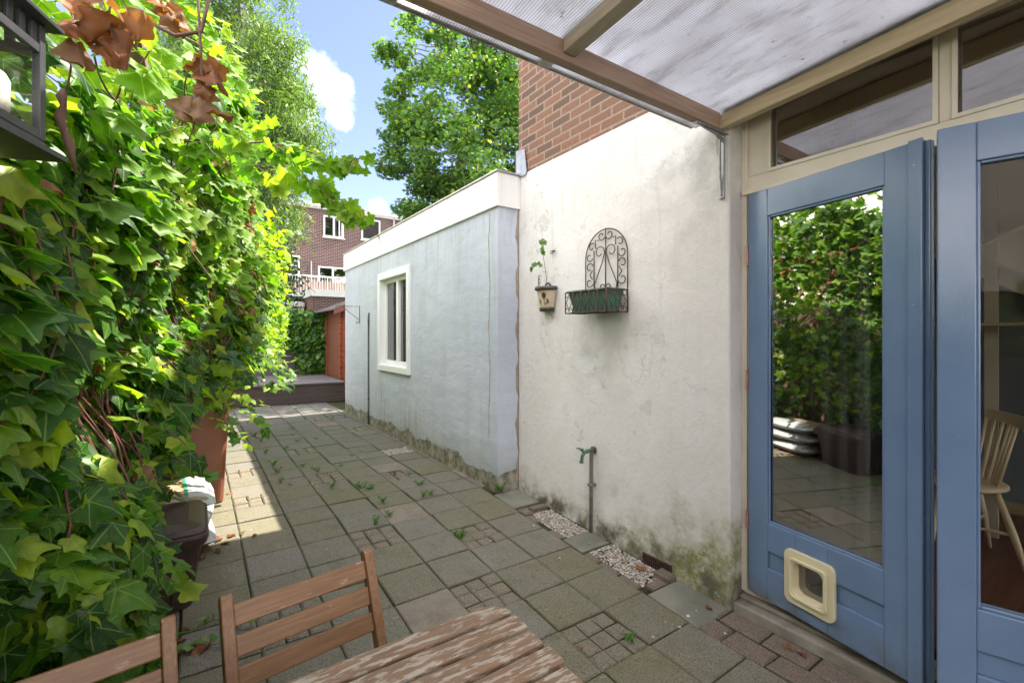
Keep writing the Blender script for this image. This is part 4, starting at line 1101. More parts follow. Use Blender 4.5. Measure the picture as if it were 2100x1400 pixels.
for k in range(3):
    t = thing('soil_sack', ['white and brown soil sack at the bottom of the stack by the low bin','middle soil sack in the stack of three by the low bin','topmost soil sack of the stack by the low bin'][k], 'sack', (-.12,3.45,zg(3.4)+.11*k), rad([4,-5,3][k]), 'soil sacks stacked by the low bin')
    n = 12; m = 10; vs = []; fs = []
    Lx, Ly, Hh = .21, .30, .062
    def sk(u, v, top):
        x = Lx*u; y = Ly*v; e = (1-abs(u)**3)*(1-abs(v)**4)
        return (x*(1-.05*abs(v)), y*(1-.04*u*u), .06+(1 if top else -1)*(Hh*e**.5*(.9+.1*math.sin(5*u+3*v+k)))*(.86 if not top else 1))
    for top in (0,1):
        mbs = MB()
        g2 = [[sk(-1+2*i/n, -1+2*j/m, top) for i in range(n+1)] for j in range(m+1)]
        vs = [p for r in g2 for p in r]; fs = [(j*(n+1)+i, j*(n+1)+i+1, (j+1)*(n+1)+i+1, (j+1)*(n+1)+i) for j in range(m) for i in range(n)]
        if top: body.add(vs, fs)
        else: body = MB(); body.add(vs, [tuple(reversed(f)) for f in fs])
    body.build('sack_body', M['bagb'], t, True, local=True)
    s2 = MB()
    for (ua, ub, mat_, nm) in ((.35,1.0,M['bagw'],'printed_band'),(.27,.35,M['bagg'],'green_stripe')):
        s2 = MB(); q = 8; g2 = [[sk(ua+(ub-ua)*i/4, -1+2*j/q, 1) for i in range(5)] for j in range(q+1)]
        vs = [(p[0]+.0015,p[1],p[2]+.003) for r in g2 for p in r]
        s2.add(vs, [(j*5+i, j*5+i+1, (j+1)*5+i+1, (j+1)*5+i) for j in range(q) for i in range(4)])
        if ua == .35:
            g2 = [[sk(ua+(ub-ua)*i/4, -1+2*j/q, 0) for i in range(5)] for j in range(q+1)]
            vs = [(p[0]+.003,p[1],p[2]-.002) for r in g2 for p in r]
            s2.add(vs, [(j*5+i, (j+1)*5+i, (j+1)*5+i+1, j*5+i+1) for j in range(q) for i in range(4)])
        s2.build(nm, mat_, t, True, local=True)

# ================================================================== SIDE FENCE, POSTS, NEIGHBOUR
fe = thing('side_fence', 'brown vertical board fence buried under the ivy', 'fence', (-.7,2.5,-1.37))
b = MB(); y = -4.0; k = 0
while y < 9.0:
    b.box(-.72+(k%2)*.012,y,-1.40,-.70+(k%2)*.012,y+.135,.34+R.uniform(-.01,.01)); y += .13 if False else .137; k += 1
b.build('boards', M['fence'], fe)
for y in (-3.2,-1.4,.4,2.2,4.0,5.8,7.6):
    b = MB(); b.box(-.80,y,-1.40,-.722,y+.07,.45); b.build('post', M['post'], fe)
PG = thing('pergola', 'brown timber pergola posts rising out of the ivy beside the lantern', 'pergola', (-.3,2.3,-1.37))
b = MB()
b.prism([(2.08,1.045),(2.12,1.005),(2.16,1.045),(2.16,2.7),(2.08,2.7)], -.315, -.235, 'x')
b.build('hanging_post', M['post'], PG, bevel=.003)
b = MB(); b.box(-.30,2.46,-1.36,-.235,2.52,2.7); b.build('post', M['post'], PG, bevel=.003)
b = MB(); b.beam((-.27,2.17,1.15),(-.27,2.46,1.45),.03,.06); b.build('brace', M['post'], PG, bevel=.002)
b = MB(); b.box(-.33,-.5,1.62,-.25,4.2,1.74); b.build('beam', M['post'], PG, bevel=.003)
NB = thing('neighbour_house', 'white rendered neighbouring house seen through gaps in the ivy', 'house', (-8,3,-1.3))
b = MB(); b.box(-11,-6,-1.4,-7,13,4.6); b.build('wall', M['nwhite'], NB)
b = MB(); b.box(-11.2,-6.2,4.6,-6.8,13.2,4.9); b.build('roof', M['felt'], NB)
for (y0, y1, z0, z1) in ((2.4,3.5,1.9,3.1),(5.5,6.6,1.9,3.1),(8.4,9.5,1.9,3.1),(-.5,.6,1.9,3.1)):
    f = MB(); f.box(-6.999,y0,z0,-6.93,y0+.08,z1); f.box(-6.999,y1-.08,z0,-6.93,y1,z1); f.box(-6.999,y0+.08,z0,-6.93,y1-.08,z0+.08); f.box(-6.999,y0+.08,z1-.08,-6.93,y1-.08,z1)
    fo = f.build('window', M['trim'], NB)
    p = MB(); p.box(-6.99,y0+.08,z0+.08,-6.97,y1-.08,z1-.08); p.build('pane', M['glassf'], fo)

# ================================================================== DECK, REAR FENCE, SHED
DK = thing('raised_deck', 'weathered grey raised timber deck at the far end of the garden', 'deck', (.8,10.2,-1.25))
b = MB(); y = 9.13; 
def dfront(x): return 9.27-.10*(x-.6)
k = 0
while k < 15:
    yy = 9.16+.147*k
    b.prism([(-1.4,yy+.20),(2.34,yy-.12),(2.34,yy+.019),(-1.4,yy+.339)], -.905, -.88, 'z'); k += 1
b.build('deck_boards', M['deck'], DK)
b = MB()
for (z0, z1) in ((-1.245,-1.085),(-1.075,-.908)):
    b.prism([(-1.4,9.40),(2.335,9.07),(2.335,9.095),(-1.4,9.425)], z0, z1, 'z')
    for q in range(7):
        zz = z0+.012+.021*q
        b.prism([(-1.4,9.393),(2.335,9.063),(2.335,9.07),(-1.4,9.40)], zz, zz+.012, 'z')
b.build('front_board', M['deckf'], DK)
RF = thing('rear_fence', 'dark grey horizontal board fence behind the deck', 'fence', (.6,11.35,-1.25))
b = MB()
for k in range(11):
    b.box(-3,11.30+(k%2)*.01,-1.25+.158*k,4.8,11.325+(k%2)*.01,-1.25+.158*k+.150)
b.build('boards', M['rearfence'], RF)
for x in (-1.4,.35,1.75,3.5):
    b = MB(); b.box(x,11.26,-1.25,x+.07,11.298,.46); b.build('post', M['rearfence'], RF)
SH = thing('garden_shed', 'orange brown log cabin shed with a pitched roof behind the blue extension', 'shed', (3.3,10.2,-1.25))
sx0, sx1, sy0, sy1 = 2.42, 4.4, 9.45, 11.1; zb, ze = -1.22, .55
b = MB(); b.box(sx0+.03,sy0+.10,zb,sx1,sy1-.10,ze); b.build('wall_boards', M['shedp'], SH)
b = MB()
k = 0; z = zb
b2 = MB()
while z < ze-.05:
    for yy in (sy0, sy1-.20): (b if yy == sy0 else b2).box(sx0-.015,yy+.03,z,sx0+.028,yy+.19,z+.105)
    b.box(sx0-.06,sy0+.06,z+.015,sx0-.016,sy0+.10,z+.105); b.box(sx0-.06,sy0+.12,z-.03,sx0-.016,sy0+.16,z+.06) if k else None
    z += .112; k += 1
b.build('corner_logs', M['shed'], SH, bevel=.004); b2.build('corner_logs', M['shed'], SH, bevel=.004)
b = MB()
z = zb
while z < ze-.05: b.box(sx0+.0,sy0+.04,z,sx1,sy0+.099,z+.108); z += .112
b.prism([(sx0,ze),(sx1,ze),((sx0+sx1)/2,ze+.42)], sy0+.04, sy0+.099, 'y')
b.build('front_logs', M['shed'], SH, bevel=.004)
b = MB(); xm = (sx0+sx1)/2
b.prism([(sx0-.22,ze-.06),(sx0-.22,ze-.03),(xm,ze+.47),(xm,ze+.44)], sy0-.16, sy1+.1, 'y'); b.prism([(sx1+.22,ze-.06),(sx1+.22,ze-.03),(xm,ze+.47),(xm,ze+.44)], sy0-.16, sy1+.1, 'y')
b.build('roof', M['felt'], SH)
b = MB(); b.prism([(sx0-.23,ze-.15),(sx0-.23,ze-.035),(xm,ze+.465),(xm,ze+.35)], sy0-.19, sy0-.162, 'y'); b.prism([(sx1+.23,ze-.15),(sx1+.23,ze-.035),(xm,ze+.465),(xm,ze+.35)], sy0-.19, sy0-.162, 'y')
b.build('barge_board', M['shedr'], SH)

# ================================================================== APARTMENT BUILDING
AB = thing('apartment_building', 'three storey dark red brick apartment block with white windows behind the garden', 'building', (6,30,-1.3))
YF = 26.9; RT = 7.0
b = MB(); b.box(-8,YF,-1.4,26,YF+9,RT)
b.build('brick_wall', M['fbrick'], AB)
b = MB(); b.box(-8.2,YF-.28,RT,26.2,YF+9,RT+.16); b.box(-8.1,YF-.12,RT-.10,26.1,YF-.001,RT); b.build('roof_edge', M['trim'], AB)
def fwin(x0, x1, z0, z1, mull=(), glass='glassf', openr=False, dark=False, transom=None):
    f = MB(); y = YF-.05; w = .09
    f.box(x0,y,z0,x0+w,YF-.001,z1); f.box(x1-w,y,z0,x1,YF-.001,z1); f.box(x0+w,y,z0,x1-w,YF-.001,z0+w); f.box(x0+w,y,z1-w,x1-w,YF-.001,z1)
    for m_ in mull: f.box(m_-.05,y-.002,z0+w,m_+.05,YF-.001,z1-w)
    if transom: f.box(x0+w,y-.003,transom-.04,x1-w,YF-.001,transom+.04)
    f.box(x0-.06,y-.06,z0-.06,x1+.06,YF-.001,z0-.001)
    o = f.build('window', M['trim'], AB)
    p = MB(); p.box(x0+w,YF-.03,z0+w,x1-w,YF-.012,z1-w); p.build('pane', M['dark'] if dark else M[glass], o)
    c = MB(); c.box(x0+w,YF-.010,z0+w,x1-w,YF-.002,z1-w); c.build('curtain', M['curtain'] if not dark else M['dark'], o)
    if openr:
        c = MB(); c.beam((x1-.10,YF-.05,z0+.02),(x1-.34,YF-.42,z0+.02),.04,.07); c.beam((x1-.10,YF-.05,z1-.02),(x1-.34,YF-.42,z1-.02),.04,.07)
        c.beam((x1-.10,YF-.05,z0),(x1-.10,YF-.05,z1),.06,.06,(1,0,0)); c.beam((x1-.34,YF-.42,z0),(x1-.34,YF-.42,z1),.06,.06,(1,0,0)); c.build('open_casement', M['trim'], o)
    return o
fwin(5.78,6.87,5.42,6.60,(6.33,), openr=True)
fwin(7.85,8.95,5.50,6.72,(), dark=True)
fwin(3.40,4.58,2.1,4.25,(), transom=3.7)
fwin(5.50,8.2,2.2,3.78,(6.28,7.2))
fwin(3.3,4.6,5.42,6.6,(3.95,)); fwin(11,12.2,5.4,6.6,(11.6,)); fwin(14,15.2,5.4,6.6,(14.6,)); fwin(0,1.2,5.4,6.6,(.6,)); fwin(10.5,12.5,2.3,3.8,(11.5,))
b = MB(); b.tube([(9.75,YF-.08,2),(9.75,YF-.08,RT)], .05, 8); b.build('downpipe', M['alu'], AB)
b = MB(); b.tube([(5.15,YF-.08,2.1),(5.15,YF-.08,4.0)], .04, 8); b.build('downpipe', M['alu'], AB)
# balcony with reed screen
BY = 24.6
b = MB(); b.box(-2,BY,1.90,12,YF-.001,2.02); b.build('balcony_slab', M['trim'], AB)
b = MB(); b.tube([(-2,BY+.03,2.93),(12,BY+.03,2.93)], .035, 8); b.tube([(-2,BY+.03,2.06),(12,BY+.03,2.06)], .02, 6)
x = -2.0
while x < 12: b.tube([(x,BY+.03,2.0),(x,BY+.03,2.93)], .025, 6); x += 1.25
x = -2.0
while x < 12: b.tube([(x,BY+.0,2.06),(x,BY+.0,2.9)], .008, 4); x += .125
b.build('railing', M['trim'], AB)
def m_reed():
    g = G('reed screen'); st = g.noise(3, g.mp(g.pos(), (12,12,.4)), 4)
    return g.out(g.mix(g.mr(st, .35, .65), (.22,.14,.11), (.50,.40,.33)), .8, g.bump(st, .5, .02))
b = MB(); x = -2.0
while x < 12:
    b.tube([(x,BY+.10,2.05),(x,BY+.10,2.74+R.uniform(-.07,.04))], .022, 5, False); x += .04
b.build('reed_screen', m_reed(), AB)
# annex below
c1 = onY(642,595,22.8); c0 = onY(612,612,24.6)
AX = c1.x
b = MB(); b.box(AX,22.8,-1.4,13,YF-.001,1.80); b.build('annex_wall', M['fbrick'], AB)
b = MB(); b.box(AX-.004,22.79,-1.4,AX-.0005,YF-.01,1.80); b.build('annex_side', M['fbrickX'], AB)
b = MB(); b.box(AX-.10,22.70,1.80,13.1,24.58,2.12); b.build('annex_fascia', M['trim'], AB)
b = MB(); b.box(AX-2.5,24.4,-1.3,AX-.35,24.5,1.3); b.build('cream_wall', plain('cream garden room', (.60,.52,.36),.7), AB)
b = MB(); b.box(AX-2.6,24.2,1.38,AX-.11,24.58,1.62); b.box(AX-.34,24.3,-1.3,AX-.12,24.5,1.379); b.build('garden_room_roof', M['trim'], AB)
b = MB(); b.box(AX-1.75,24.37,.55,AX-1.0,24.399,1.05); b.box(AX-.75,24.37,.55,AX-.5,24.399,1.05); b.build('garden_room_window', M['glassf'], AB)
# wall lamp and box on annex
b = MB(); q = onY(684,634,22.7); b.box(q.x-.09,22.74,q.z-.08,q.x+.09,22.799,q.z+.1); b.build('wall_lamp', M['galv'], AB)

# ================================================================== VEGETATION
def sil_pts(poly, Yc, n, hole=.0, step=1.0):
    """random points inside a silhouette polygon given in world X,Z at depth Yc"""
    P_ = [onY(x, y, Yc) for x, y in poly]; xs = [p.x for p in P_]; zs = [p.z for p in P_]
    def inside(x, z):
        c = False; j = len(xs)-1
        for i in range(len(xs)):
            if (zs[i] > z) != (zs[j] > z) and x < (xs[j]-xs[i])*(z-zs[i])/(zs[j]-zs[i])+xs[i]: c = not c
            j = i
        return c
    out = []
    while len(out) < n:
        x = R.uniform(min(xs), max(xs)); z = R.uniform(min(zs), max(zs))
        if inside(x, z): out.append((x, z))
    return out
def limb(b, a, c, r0, r1, wob=.15, n=7):
    a = Vector(a); c = Vector(c); pts = []
    L = (c-a).length
    for k in range(n+1):
        t = k/n; p = a.lerp(c, t)+Vector((R.uniform(-1,1),R.uniform(-1,1),R.uniform(-.5,.5)))*wob*L*.12*(1 if 0 < k < n else 0)
        p.z += .06*L*math.sin(math.pi*t); pts.append(p)
    b.tube(pts, [r0+(r1-r0)*k/n for k in range(n+1)], 7, False); return pts
def tree(name, label, poly, Yc, depth, base, nclump, crad, per, tmpl, size, mat, tip, nspread=.8, flat=.6, forks=5, trunkr=.14, top=None, hang=0):
    t = thing(name, label, 'tree', (base[0],base[1],-1.35))
    pts = sil_pts(poly, Yc, nclump)
    C_ = []
    for (x, z) in pts:
        C_.append(Vector((x, Yc+R.uniform(-1,1)*depth, z)))
    b = MB(); B0 = Vector(base); top = Vector(top)
    trunk = limb(b, B0, top, trunkr, trunkr*.35, .25, 10)
    for k in range(forks):
        s = trunk[2+int((len(trunk)-4)*k/forks)]; tgt = C_[int(len(C_)*k/forks)]
        mid = limb(b, s, s.lerp(tgt, .9), trunkr*.5, .02, .3)
    for c in C_[::2]:
        s = min(trunk[2:], key=lambda q: (q-c).length+1.5*max(0, q.z-c.z))
        limb(b, s, c, .035, .008, .4)
    b.build('trunk', M['bark'], t, True)
    P_ = []
    for c in C_:
        r = crad*R.uniform(.45,1.35); n = int(per*R.uniform(.6,1.3)*(r/crad)**2)
        q = NR.normal(0, 1, (n,3)); q /= np.linalg.norm(q, axis=1, keepdims=True); q *= (NR.random((n,1))**.45)*r
        q[:,2] *= flat
        if hang: q[:,2] -= NR.random(n)*hang*NR.random(n)
        P_.append(q+np.array(c))
    P_ = np.concatenate(P_)
    leaves('crown', tmpl, P_, NR.uniform(size*.6,size*1.3,len(P_)), (0,-.2,.8), tip, mat, t, uv=False, nspread=nspread, tspread=.6)
    return t
tree('feathery_tree', 'tall feathery light green tree beyond the rear fence, left of the sky', [(330,-90),(500,-90),(540,0),(590,70),(630,150),(645,280),(615,330),(590,390),(612,430),(622,470),(575,510),(560,600),(540,650),(430,650),(400,450),(330,200)], 16.5, 1.7, (.6,16.8,-1.35), 230, .62, 330, narrowL, .17, M['willow'], (0,0,-1), .9, .8, 6, .16, (1.0,16.6,9.5), .9)
tree('maple_tree', 'broad dark green maple behind the flat roofed extension', [(748,285),(742,268),(775,182),(805,170),(775,105),(830,45),(900,-70),(1330,-70),(1330,300),(1060,420),(950,440),(840,455),(822,448),(855,385),(765,300)], 11.6, 2.0, (7.8,11.9,-1.35), 480, .44, 210, mapleL, .115, M['maple'], (-.3,0,-.7), .6, .5, 7, .11, (7.2,11.8,9.2))
mt = bpy.data.objects['maple_tree']
pts = sil_pts([(870,60),(1000,-60),(1400,-60),(1400,300),(1000,405),(900,385),(865,250)], 9.1, 120)
P_ = []
for (x, z) in pts:
    q = NR.normal(0,.26,(150,3)); q[:,2] *= .6; P_.append(q+np.array([x, 9.1+R.uniform(-.95,1.0), z]))
P_ = np.concatenate(P_)
leaves('low_bough', mapleL, P_, NR.uniform(.07,.13,len(P_)), (0,-.2,.8), (-.3,0,-.7), M['maple'], mt, uv=False, nspread=.6, tspread=.6)
b = MB()
for (x, z) in pts[::9]: limb(b, (7.5,11.6,3.0), (x,9.3,z), .04, .01, .4)
b.build('branch', M['bark'], mt, True)
b = MB()
tb = [Vector(onY(862,430,14.2)), Vector(onY(866,340,14.2)), Vector(onY(858,210,14.1))]
HG = thing('garden_hedge', 'dark evergreen hedge rising behind the rear fence', 'hedge', (.4,12.6,-1.3))
pts = sil_pts([(330,420),(560,470),(590,560),(580,660),(330,700)], 12.8, 60)
P_ = []
for (x, z) in pts:
    q = NR.normal(0,.26,(230,3)); P_.append(q+np.array([x, 12.8+R.uniform(-.4,.4), z]))
P_ = np.concatenate(P_)
leaves('foliage', ovalL, P_, NR.uniform(.06,.12,len(P_)), (0,-.6,.6), (0,0,-1), M['hedge'], HG, uv=False)
b = MB()
for x in np.arange(-1.4, 1.8, .4): limb(b, (x,12.8,-1.35), (x+.1,12.8,1.6), .04, .015, .2)
b.build('stem', M['bark'], HG)
# ivy on the rear fence
RI = thing('rear_ivy', 'dark ivy patch hanging over the rear board fence beside the shed', 'ivy', (1.9,11.2,-.9))
pts = sil_pts([(540,655),(600,640),(664,640),(664,770),(625,770),(610,730),(590,700),(560,690)], 11.15, 3000)
P_ = np.array([(x+R.gauss(0,.03), 11.14+R.uniform(-.12,.10)-.10*abs(math.sin(x*5+z*3)*math.sin(z*6-x*2)), z+R.gauss(0,.03)) for x, z in pts])
leaves('foliage', ivyL, P_, NR.uniform(.07,.14,len(P_)), (-.1,-.8,.6), (0,-.2,-1), M['rivy'], RI, nspread=.55)
pts = sil_pts([(560,645),(664,636),(664,652),(560,662)], 11.15, 500)
P_ = np.array([(x, 11.2+R.uniform(-.15,.35), z) for x, z in pts])
leaves('top_growth', ivyL, P_, NR.uniform(.05,.09,len(P_)), (0,-.3,1), (0,-.6,-.5), M['weed'], RI, nspread=.5)

# the ivy wall ------------------------------------------------------
def bulge(y, z):
    return .055*math.sin(2.3*y+1.1*z)+.06*math.sin(3.9*z-1.7*y+1)+.035*math.sin(7.1*y+5*z)+.04*math.sin(9*z-4*y)
def xf(y, z):
    a = -.48+.185*min(y, 4.6)
    if y > 4.6: a -= .05*(y-4.6)
    if z > -.4: a += .10*min(1, (z+.4)/.5)*min(1, max(0, (y-1.0)))
    if z < -.75 and y > 2.3: a -= .30*min(1, (-.75-z)/.2)*min(1, (y-2.3)/.3)
    if y > 1.9 and z < -.25: a = min(a, a*(1-min(1,(-.25-z)/.25))+(-.13)*min(1,(-.25-z)/.25))
    if y > 2.75 and z < -.40 and y < 4.8: a = min(a, -.24)
    if y < 1.45 and z < -.42: a = min(a, -.25)
    if 1.7 < y < 3.2 and z < -.55: a = min(a, -.17)
    return a+bulge(y, z)*min(1, y/2)
def ztop(y):
    return .42+.30*max(0, min(y, 3.4)-.6)+.08*math.sin(3*y)+.05*math.sin(7*y+1)
IV = thing('ivy_wall', 'dense ivy with dark green lobed leaves covering the whole left fence', 'ivy', (-.4,2.5,-1.35))
def ivy_points(n, y0, y1, depth=.09, zlo=-1.38, p=1.0):
    out = []
    while len(out) < n:
        y = y0+(y1-y0)*R.random()**p; z = R.uniform(zlo, ztop(y)+.1)
        if y < 2.3 and z > .38 and R.random() < min(.72, (z-.38)*1.9): continue
        if z > ztop(y)-.1 and R.random() < (z-ztop(y)+.1)/.2: continue
        if 2.9 < y < 4.8 and z < -.38 and R.random() < .7: continue
        if 2.5 < y < 3.75 and z < -.88: continue
        hol = math.sin(4.3*y+2.1*z+.7)*math.sin(5.1*z-2.2*y+.4)+.6*math.sin(11*y+3*z)*math.sin(9*z+1)
        if hol > .72 and R.random() < .75: continue
        dd = R.expovariate(1/depth)
        if dd > .35: continue
        x = xf(y, z)-dd
        if z < zg(y): continue
        if math.hypot(x+.27, y-.97) < .16 and .2 < z < .75: continue      # room round the lantern
        if x > -.349/1.449*y+.30 and y < 1.0: continue
        if y < 1.32 and z < -.42 and x > -.45: continue                  # room for the chairs
        out.append((x, y, z))
    return np.array(out)
A1 = ivy_points(8200, .75, 2.9, .08); A2 = ivy_points(6500, 2.6, 5.2, .085); A3 = ivy_points(3800, 5.0, 8.2, .1, -.95)
s1_ = np.clip(NR.lognormal(math.log(.060),.33,len(A1)),.026,.115); s2_ = np.clip(NR.lognormal(math.log(.056),.3,len(A2)),.03,.095); s3_ = NR.uniform(.05,.09,len(A3))

leaves('foliage', ivyN, A1, s1_, (.72,-.38,.72), (.25,-.1,-1), M['ivy'], IV, nspread=.58, tspread=.6)
leaves('foliage', ivyL, np.concatenate([A2,A3]), np.concatenate([s2_,s3_]), (.72,-.38,.72), (.25,-.1,-1), M['ivy'], IV, nspread=.58, tspread=.6)
A4 = ivy_points(1500, -2.2, .75, .08)
leaves('foliage', ivyL, A4, .09, (.9,0,.5), (.2,0,-1), M['ivy'], IV, nspread=.4)
b = MB()
for k in range(210):     # creeping and hanging stems
    y = R.uniform(1.0,4.5); z = R.uniform(-.2, ztop(y)); pts = []
    x = xf(y, z)-R.uniform(-.02,.09)
    dy = R.uniform(-.02,.035)
    for q in range(14):
        zz = z-.055*q; yy = y+dy*q+.012*math.sin(q*.8+k)
        if zz < zg(yy)+.02: break
        pts.append((xf(yy, zz)-.02+.02*math.sin(q*.6+k), yy, zz))
    if len(pts) > 3 and not (pts[0][1] < 1.35 and pts[-1][2] < -.4): b.tube(pts, R.uniform(.0015,.0035), 5, False)
for k in range(12):     # old woody stems
    y = R.uniform(1.5,4.2); pts = [(-.52+.06*math.sin(q*.9+k), y+.03*q*math.sin(k), -1.35+.16*q) for q in range(12)]
    b.tube(pts, [.018]*12, 6, False)
b.build('stem', M['redstem'], IV, True)
# drooping outer shoots over the bins
b = MB(); LP = []
for k in range(56):
    y = R.uniform(1.75,4.3); z = R.uniform(-.55,.0) if k % 2 else R.uniform(-1.0,-.5); x = xf(y, z)-(.02 if y > 3 else .07); p = Vector((x,y,z)); pts = []
    v = Vector((R.uniform(.3,.95), R.uniform(-.9,.1), .05)).normalized()*.023
    for q in range(13 if y > 3.1 else R.choice((5,7,9,10))):
        pts.append(p.copy()); p = p+v; v.z -= .0032
        if q > 2 and R.random() < .75: LP.append(tuple(p+Vector((R.uniform(-.012,.012),R.uniform(-.012,.012),-.004))))
        if p.z < zg(p.y)+.03: break
    b.tube(pts, [.0026-.0001*i for i in range(len(pts))], 5, False)
b.build('shoot', M['redstem'], IV, True)
leaves('shoot_leaves', ivyL, LP, NR.uniform(.045,.085,len(LP)), (.5,-.5,.7), (.4,-.2,-.9), M['ivy'], IV, nspread=.45)

# grape vine over the top with long shoots --------------------------
VN = thing('grape_vine', 'yellow green grape vine on top of the ivy reaching across the sky', 'vine', (0,2.0,-1.3))
b = MB(); LP = []; DRY = []
def sprig(pts, r, n=5):
    pts = [Vector(p) for p in pts]; out = []
    for i in range(len(pts)-1):
        for k in range(6): out.append(pts[i].lerp(pts[i+1], k/6)+Vector((0,0,.012*math.sin(i*2+k*.5))))
    out.append(pts[-1]); b.tube(out, [r*(1-.7*i/len(out)) for i in range(len(out))], 6, False); return out
m1 = sprig([(-.28,2.15,.62),(-.08,2.1,.70),(.06,2.0,.715),(.22,1.80,.665),(.31,1.66,.60),(.38,1.58,.575),(.44,1.52,.573)], .0045)
m2 = sprig([(.22,1.80,.665),(.27,1.68,.56),(.33,1.55,.46),(.40,1.48,.39),(.43,1.46,.36)], .003)
m3 = sprig([(.31,1.66,.60),(.35,1.60,.50),(.37,1.56,.43)], .002); m6 = sprig([(-.05,2.3,.72),(.12,2.2,.80),(.22,2.05,.86)], .003); m7 = sprig([(.06,2.0,.715),(.16,1.86,.60),(.22,1.78,.55)], .003)
m4 = sprig([(-.2,2.4,.6),(.05,2.6,.85),(.2,2.7,1.0)], .003); m5 = sprig([(-.2,2.9,.8),(.1,3.0,.9),(.26,3.0,.8)], .003)
SZ = []
for (m, s0, s1__, pr) in ((m1,.095,.045,1),(m1,.085,.04,.7),(m2,.080,.036,1),(m2,.06,.034,.5),(m3,.06,.04,.9),(m4,.08,.06,.9),(m5,.08,.05,.9),(m6,.085,.05,1),(m7,.085,.06,1),(m1,.08,.05,.6)):
    for i, p in enumerate(m):
        if i > 5 and R.random() < pr:
            LP.append(tuple(p+Vector((R.uniform(-.025,.025),R.uniform(-.025,.025),R.uniform(-.02,.015))))); SZ.append((s0+(s1__-s0)*i/len(m))*R.uniform(.75,1.25))
tips = [(m1[-1],-1),(m2[-1],1)]
for (p, s) in tips:
    for q in range(3): b.tube([p+Vector((.006*k*s, -.004*k+.006*math.sin(k*.9+q), -.008*k+.007*math.cos(k*.8+q))) for k in range(9)], .0007, 4, False)
SPN = len(LP); SPL = list(LP); SPS = list(SZ); LP = []; SZ = []
for k in range(1500):
    y = R.uniform(1.35,3.6); z = R.uniform(.25, 1.75)
    lim = .75+.42*(y-1.2)
    if z > lim+.2: continue
    if z > lim-.1 and R.random() < .6: continue
    if y < 2.5 and R.random() < .35: continue
    x = xf(y, min(z, .6))+R.uniform(-.16,.06)
    if math.hypot(x+.27, y-.97) < .2: continue
    LP.append((x,y,z)); SZ.append(R.uniform(.06,.105))
for k in range(60):   # long wandering canes
    y = R.uniform(1.4,3.2); z = R.uniform(.3,1.0); x = xf(y, .5)-R.uniform(0,.12); pts = []
    v = Vector((R.uniform(-.3,.3), R.uniform(-1,1), R.uniform(-.5,1))).normalized()*.04; p = Vector((x,y,z))
    for q in range(12): pts.append(p.copy()); p = p+v; v += Vector((R.uniform(-.01,.01),R.uniform(-.01,.01),R.uniform(-.012,.008)))
    b.tube(pts, R.uniform(.0012,.003), 5, False)
# two hanging canes with the dead clusters
b.tube([(-.02,1.33,1.5),(-.005,1.33,1.0),(.006,1.326,.75),(.012,1.322,.60),(-.005,1.33,.49),(-.02,1.34,.44)], [.004,.004,.0035,.0035,.002,.001], 6)
b.tube([(.02,1.36,1.5),(.03,1.34,1.1),(.035,1.33,.86),(.01,1.325,.72),(-.04,1.34,.70),(-.09,1.37,.73)], .0045, 6)
b.tube([(-.19,1.20,.72),(-.195,1.19,.50),(-.20,1.19,.46)], .0018, 5); b.tube([(-.205,1.19,.46),(-.208,1.19,.445),(-.206,1.195,.43),(-.212,1.20,.41),(-.207,1.20,.39),(-.20,1.205,.365),(-.195,1.205,.34),(-.19,1.21,.31)], [.004,.008,.005,.009,.006,.008,.005,.002], 8)
b.build('stem', M['stem'], VN, True)
leaves('spray_leaves', grapeL, SPL, np.array(SPS)*.92, (-.12,-.9,.10), (.25,-.1,-.9), M['vine'], VN, nspread=.33)
leaves('foliage', grapeL, LP, SZ, (.35,-.75,.6), (.4,-.1,-.8), M['vine'], VN, nspread=.42)
DP = [(.012,1.322,.655),(.03,1.318,.64),(-.0,1.32,.60),(.02,1.315,.59),(.012,1.312,.555),(.03,1.32,.545),(-.01,1.325,.56),(.05,1.33,.66),(.005,1.315,.66),
      (-.06,1.37,.79),(-.03,1.36,.77),(-.09,1.38,.81),(-.055,1.36,.76),
      (-.19,1.16,.60),(-.16,1.14,.60),(-.21,1.17,.585),(-.17,1.17,.57),(-.14,1.16,.585),(-.22,1.17,.55),(-.12,1.15,.63),(-.18,1.15,.64),(-.15,1.17,.61),(-.20,1.15,.62),
      (-.27,1.25,.30),(-.25,1.24,.30),(-.33,1.42,.26),(-.32,1.42,.24),(-.30,1.65,-.05),(-.30,1.66,-.09),(-.295,1.65,-.02)]
DS = list(NR.uniform(.05,.085,23))+list(NR.uniform(.035,.055,7))
DS = [d*.72 for d in DS]
DP = [(x+(.035 if y < 1.3 and z > .5 else 0), y, z) for (x,y,z) in DP]
for k in range(46):
    y = R.uniform(2.2,3.4); z = R.uniform(.35,.8); DP.append((xf(y, z)+R.uniform(-.02,.05), y, z)); DS.append(R.uniform(.03,.06))
for k in range(30):
    y = R.uniform(1.4,4); z = R.uniform(-.9,.9); DP.append((xf(y, z), y, z)); DS.append(R.uniform(.03,.055))
crumpled('dead_leaves', DP, DS, M['dry'], VN)

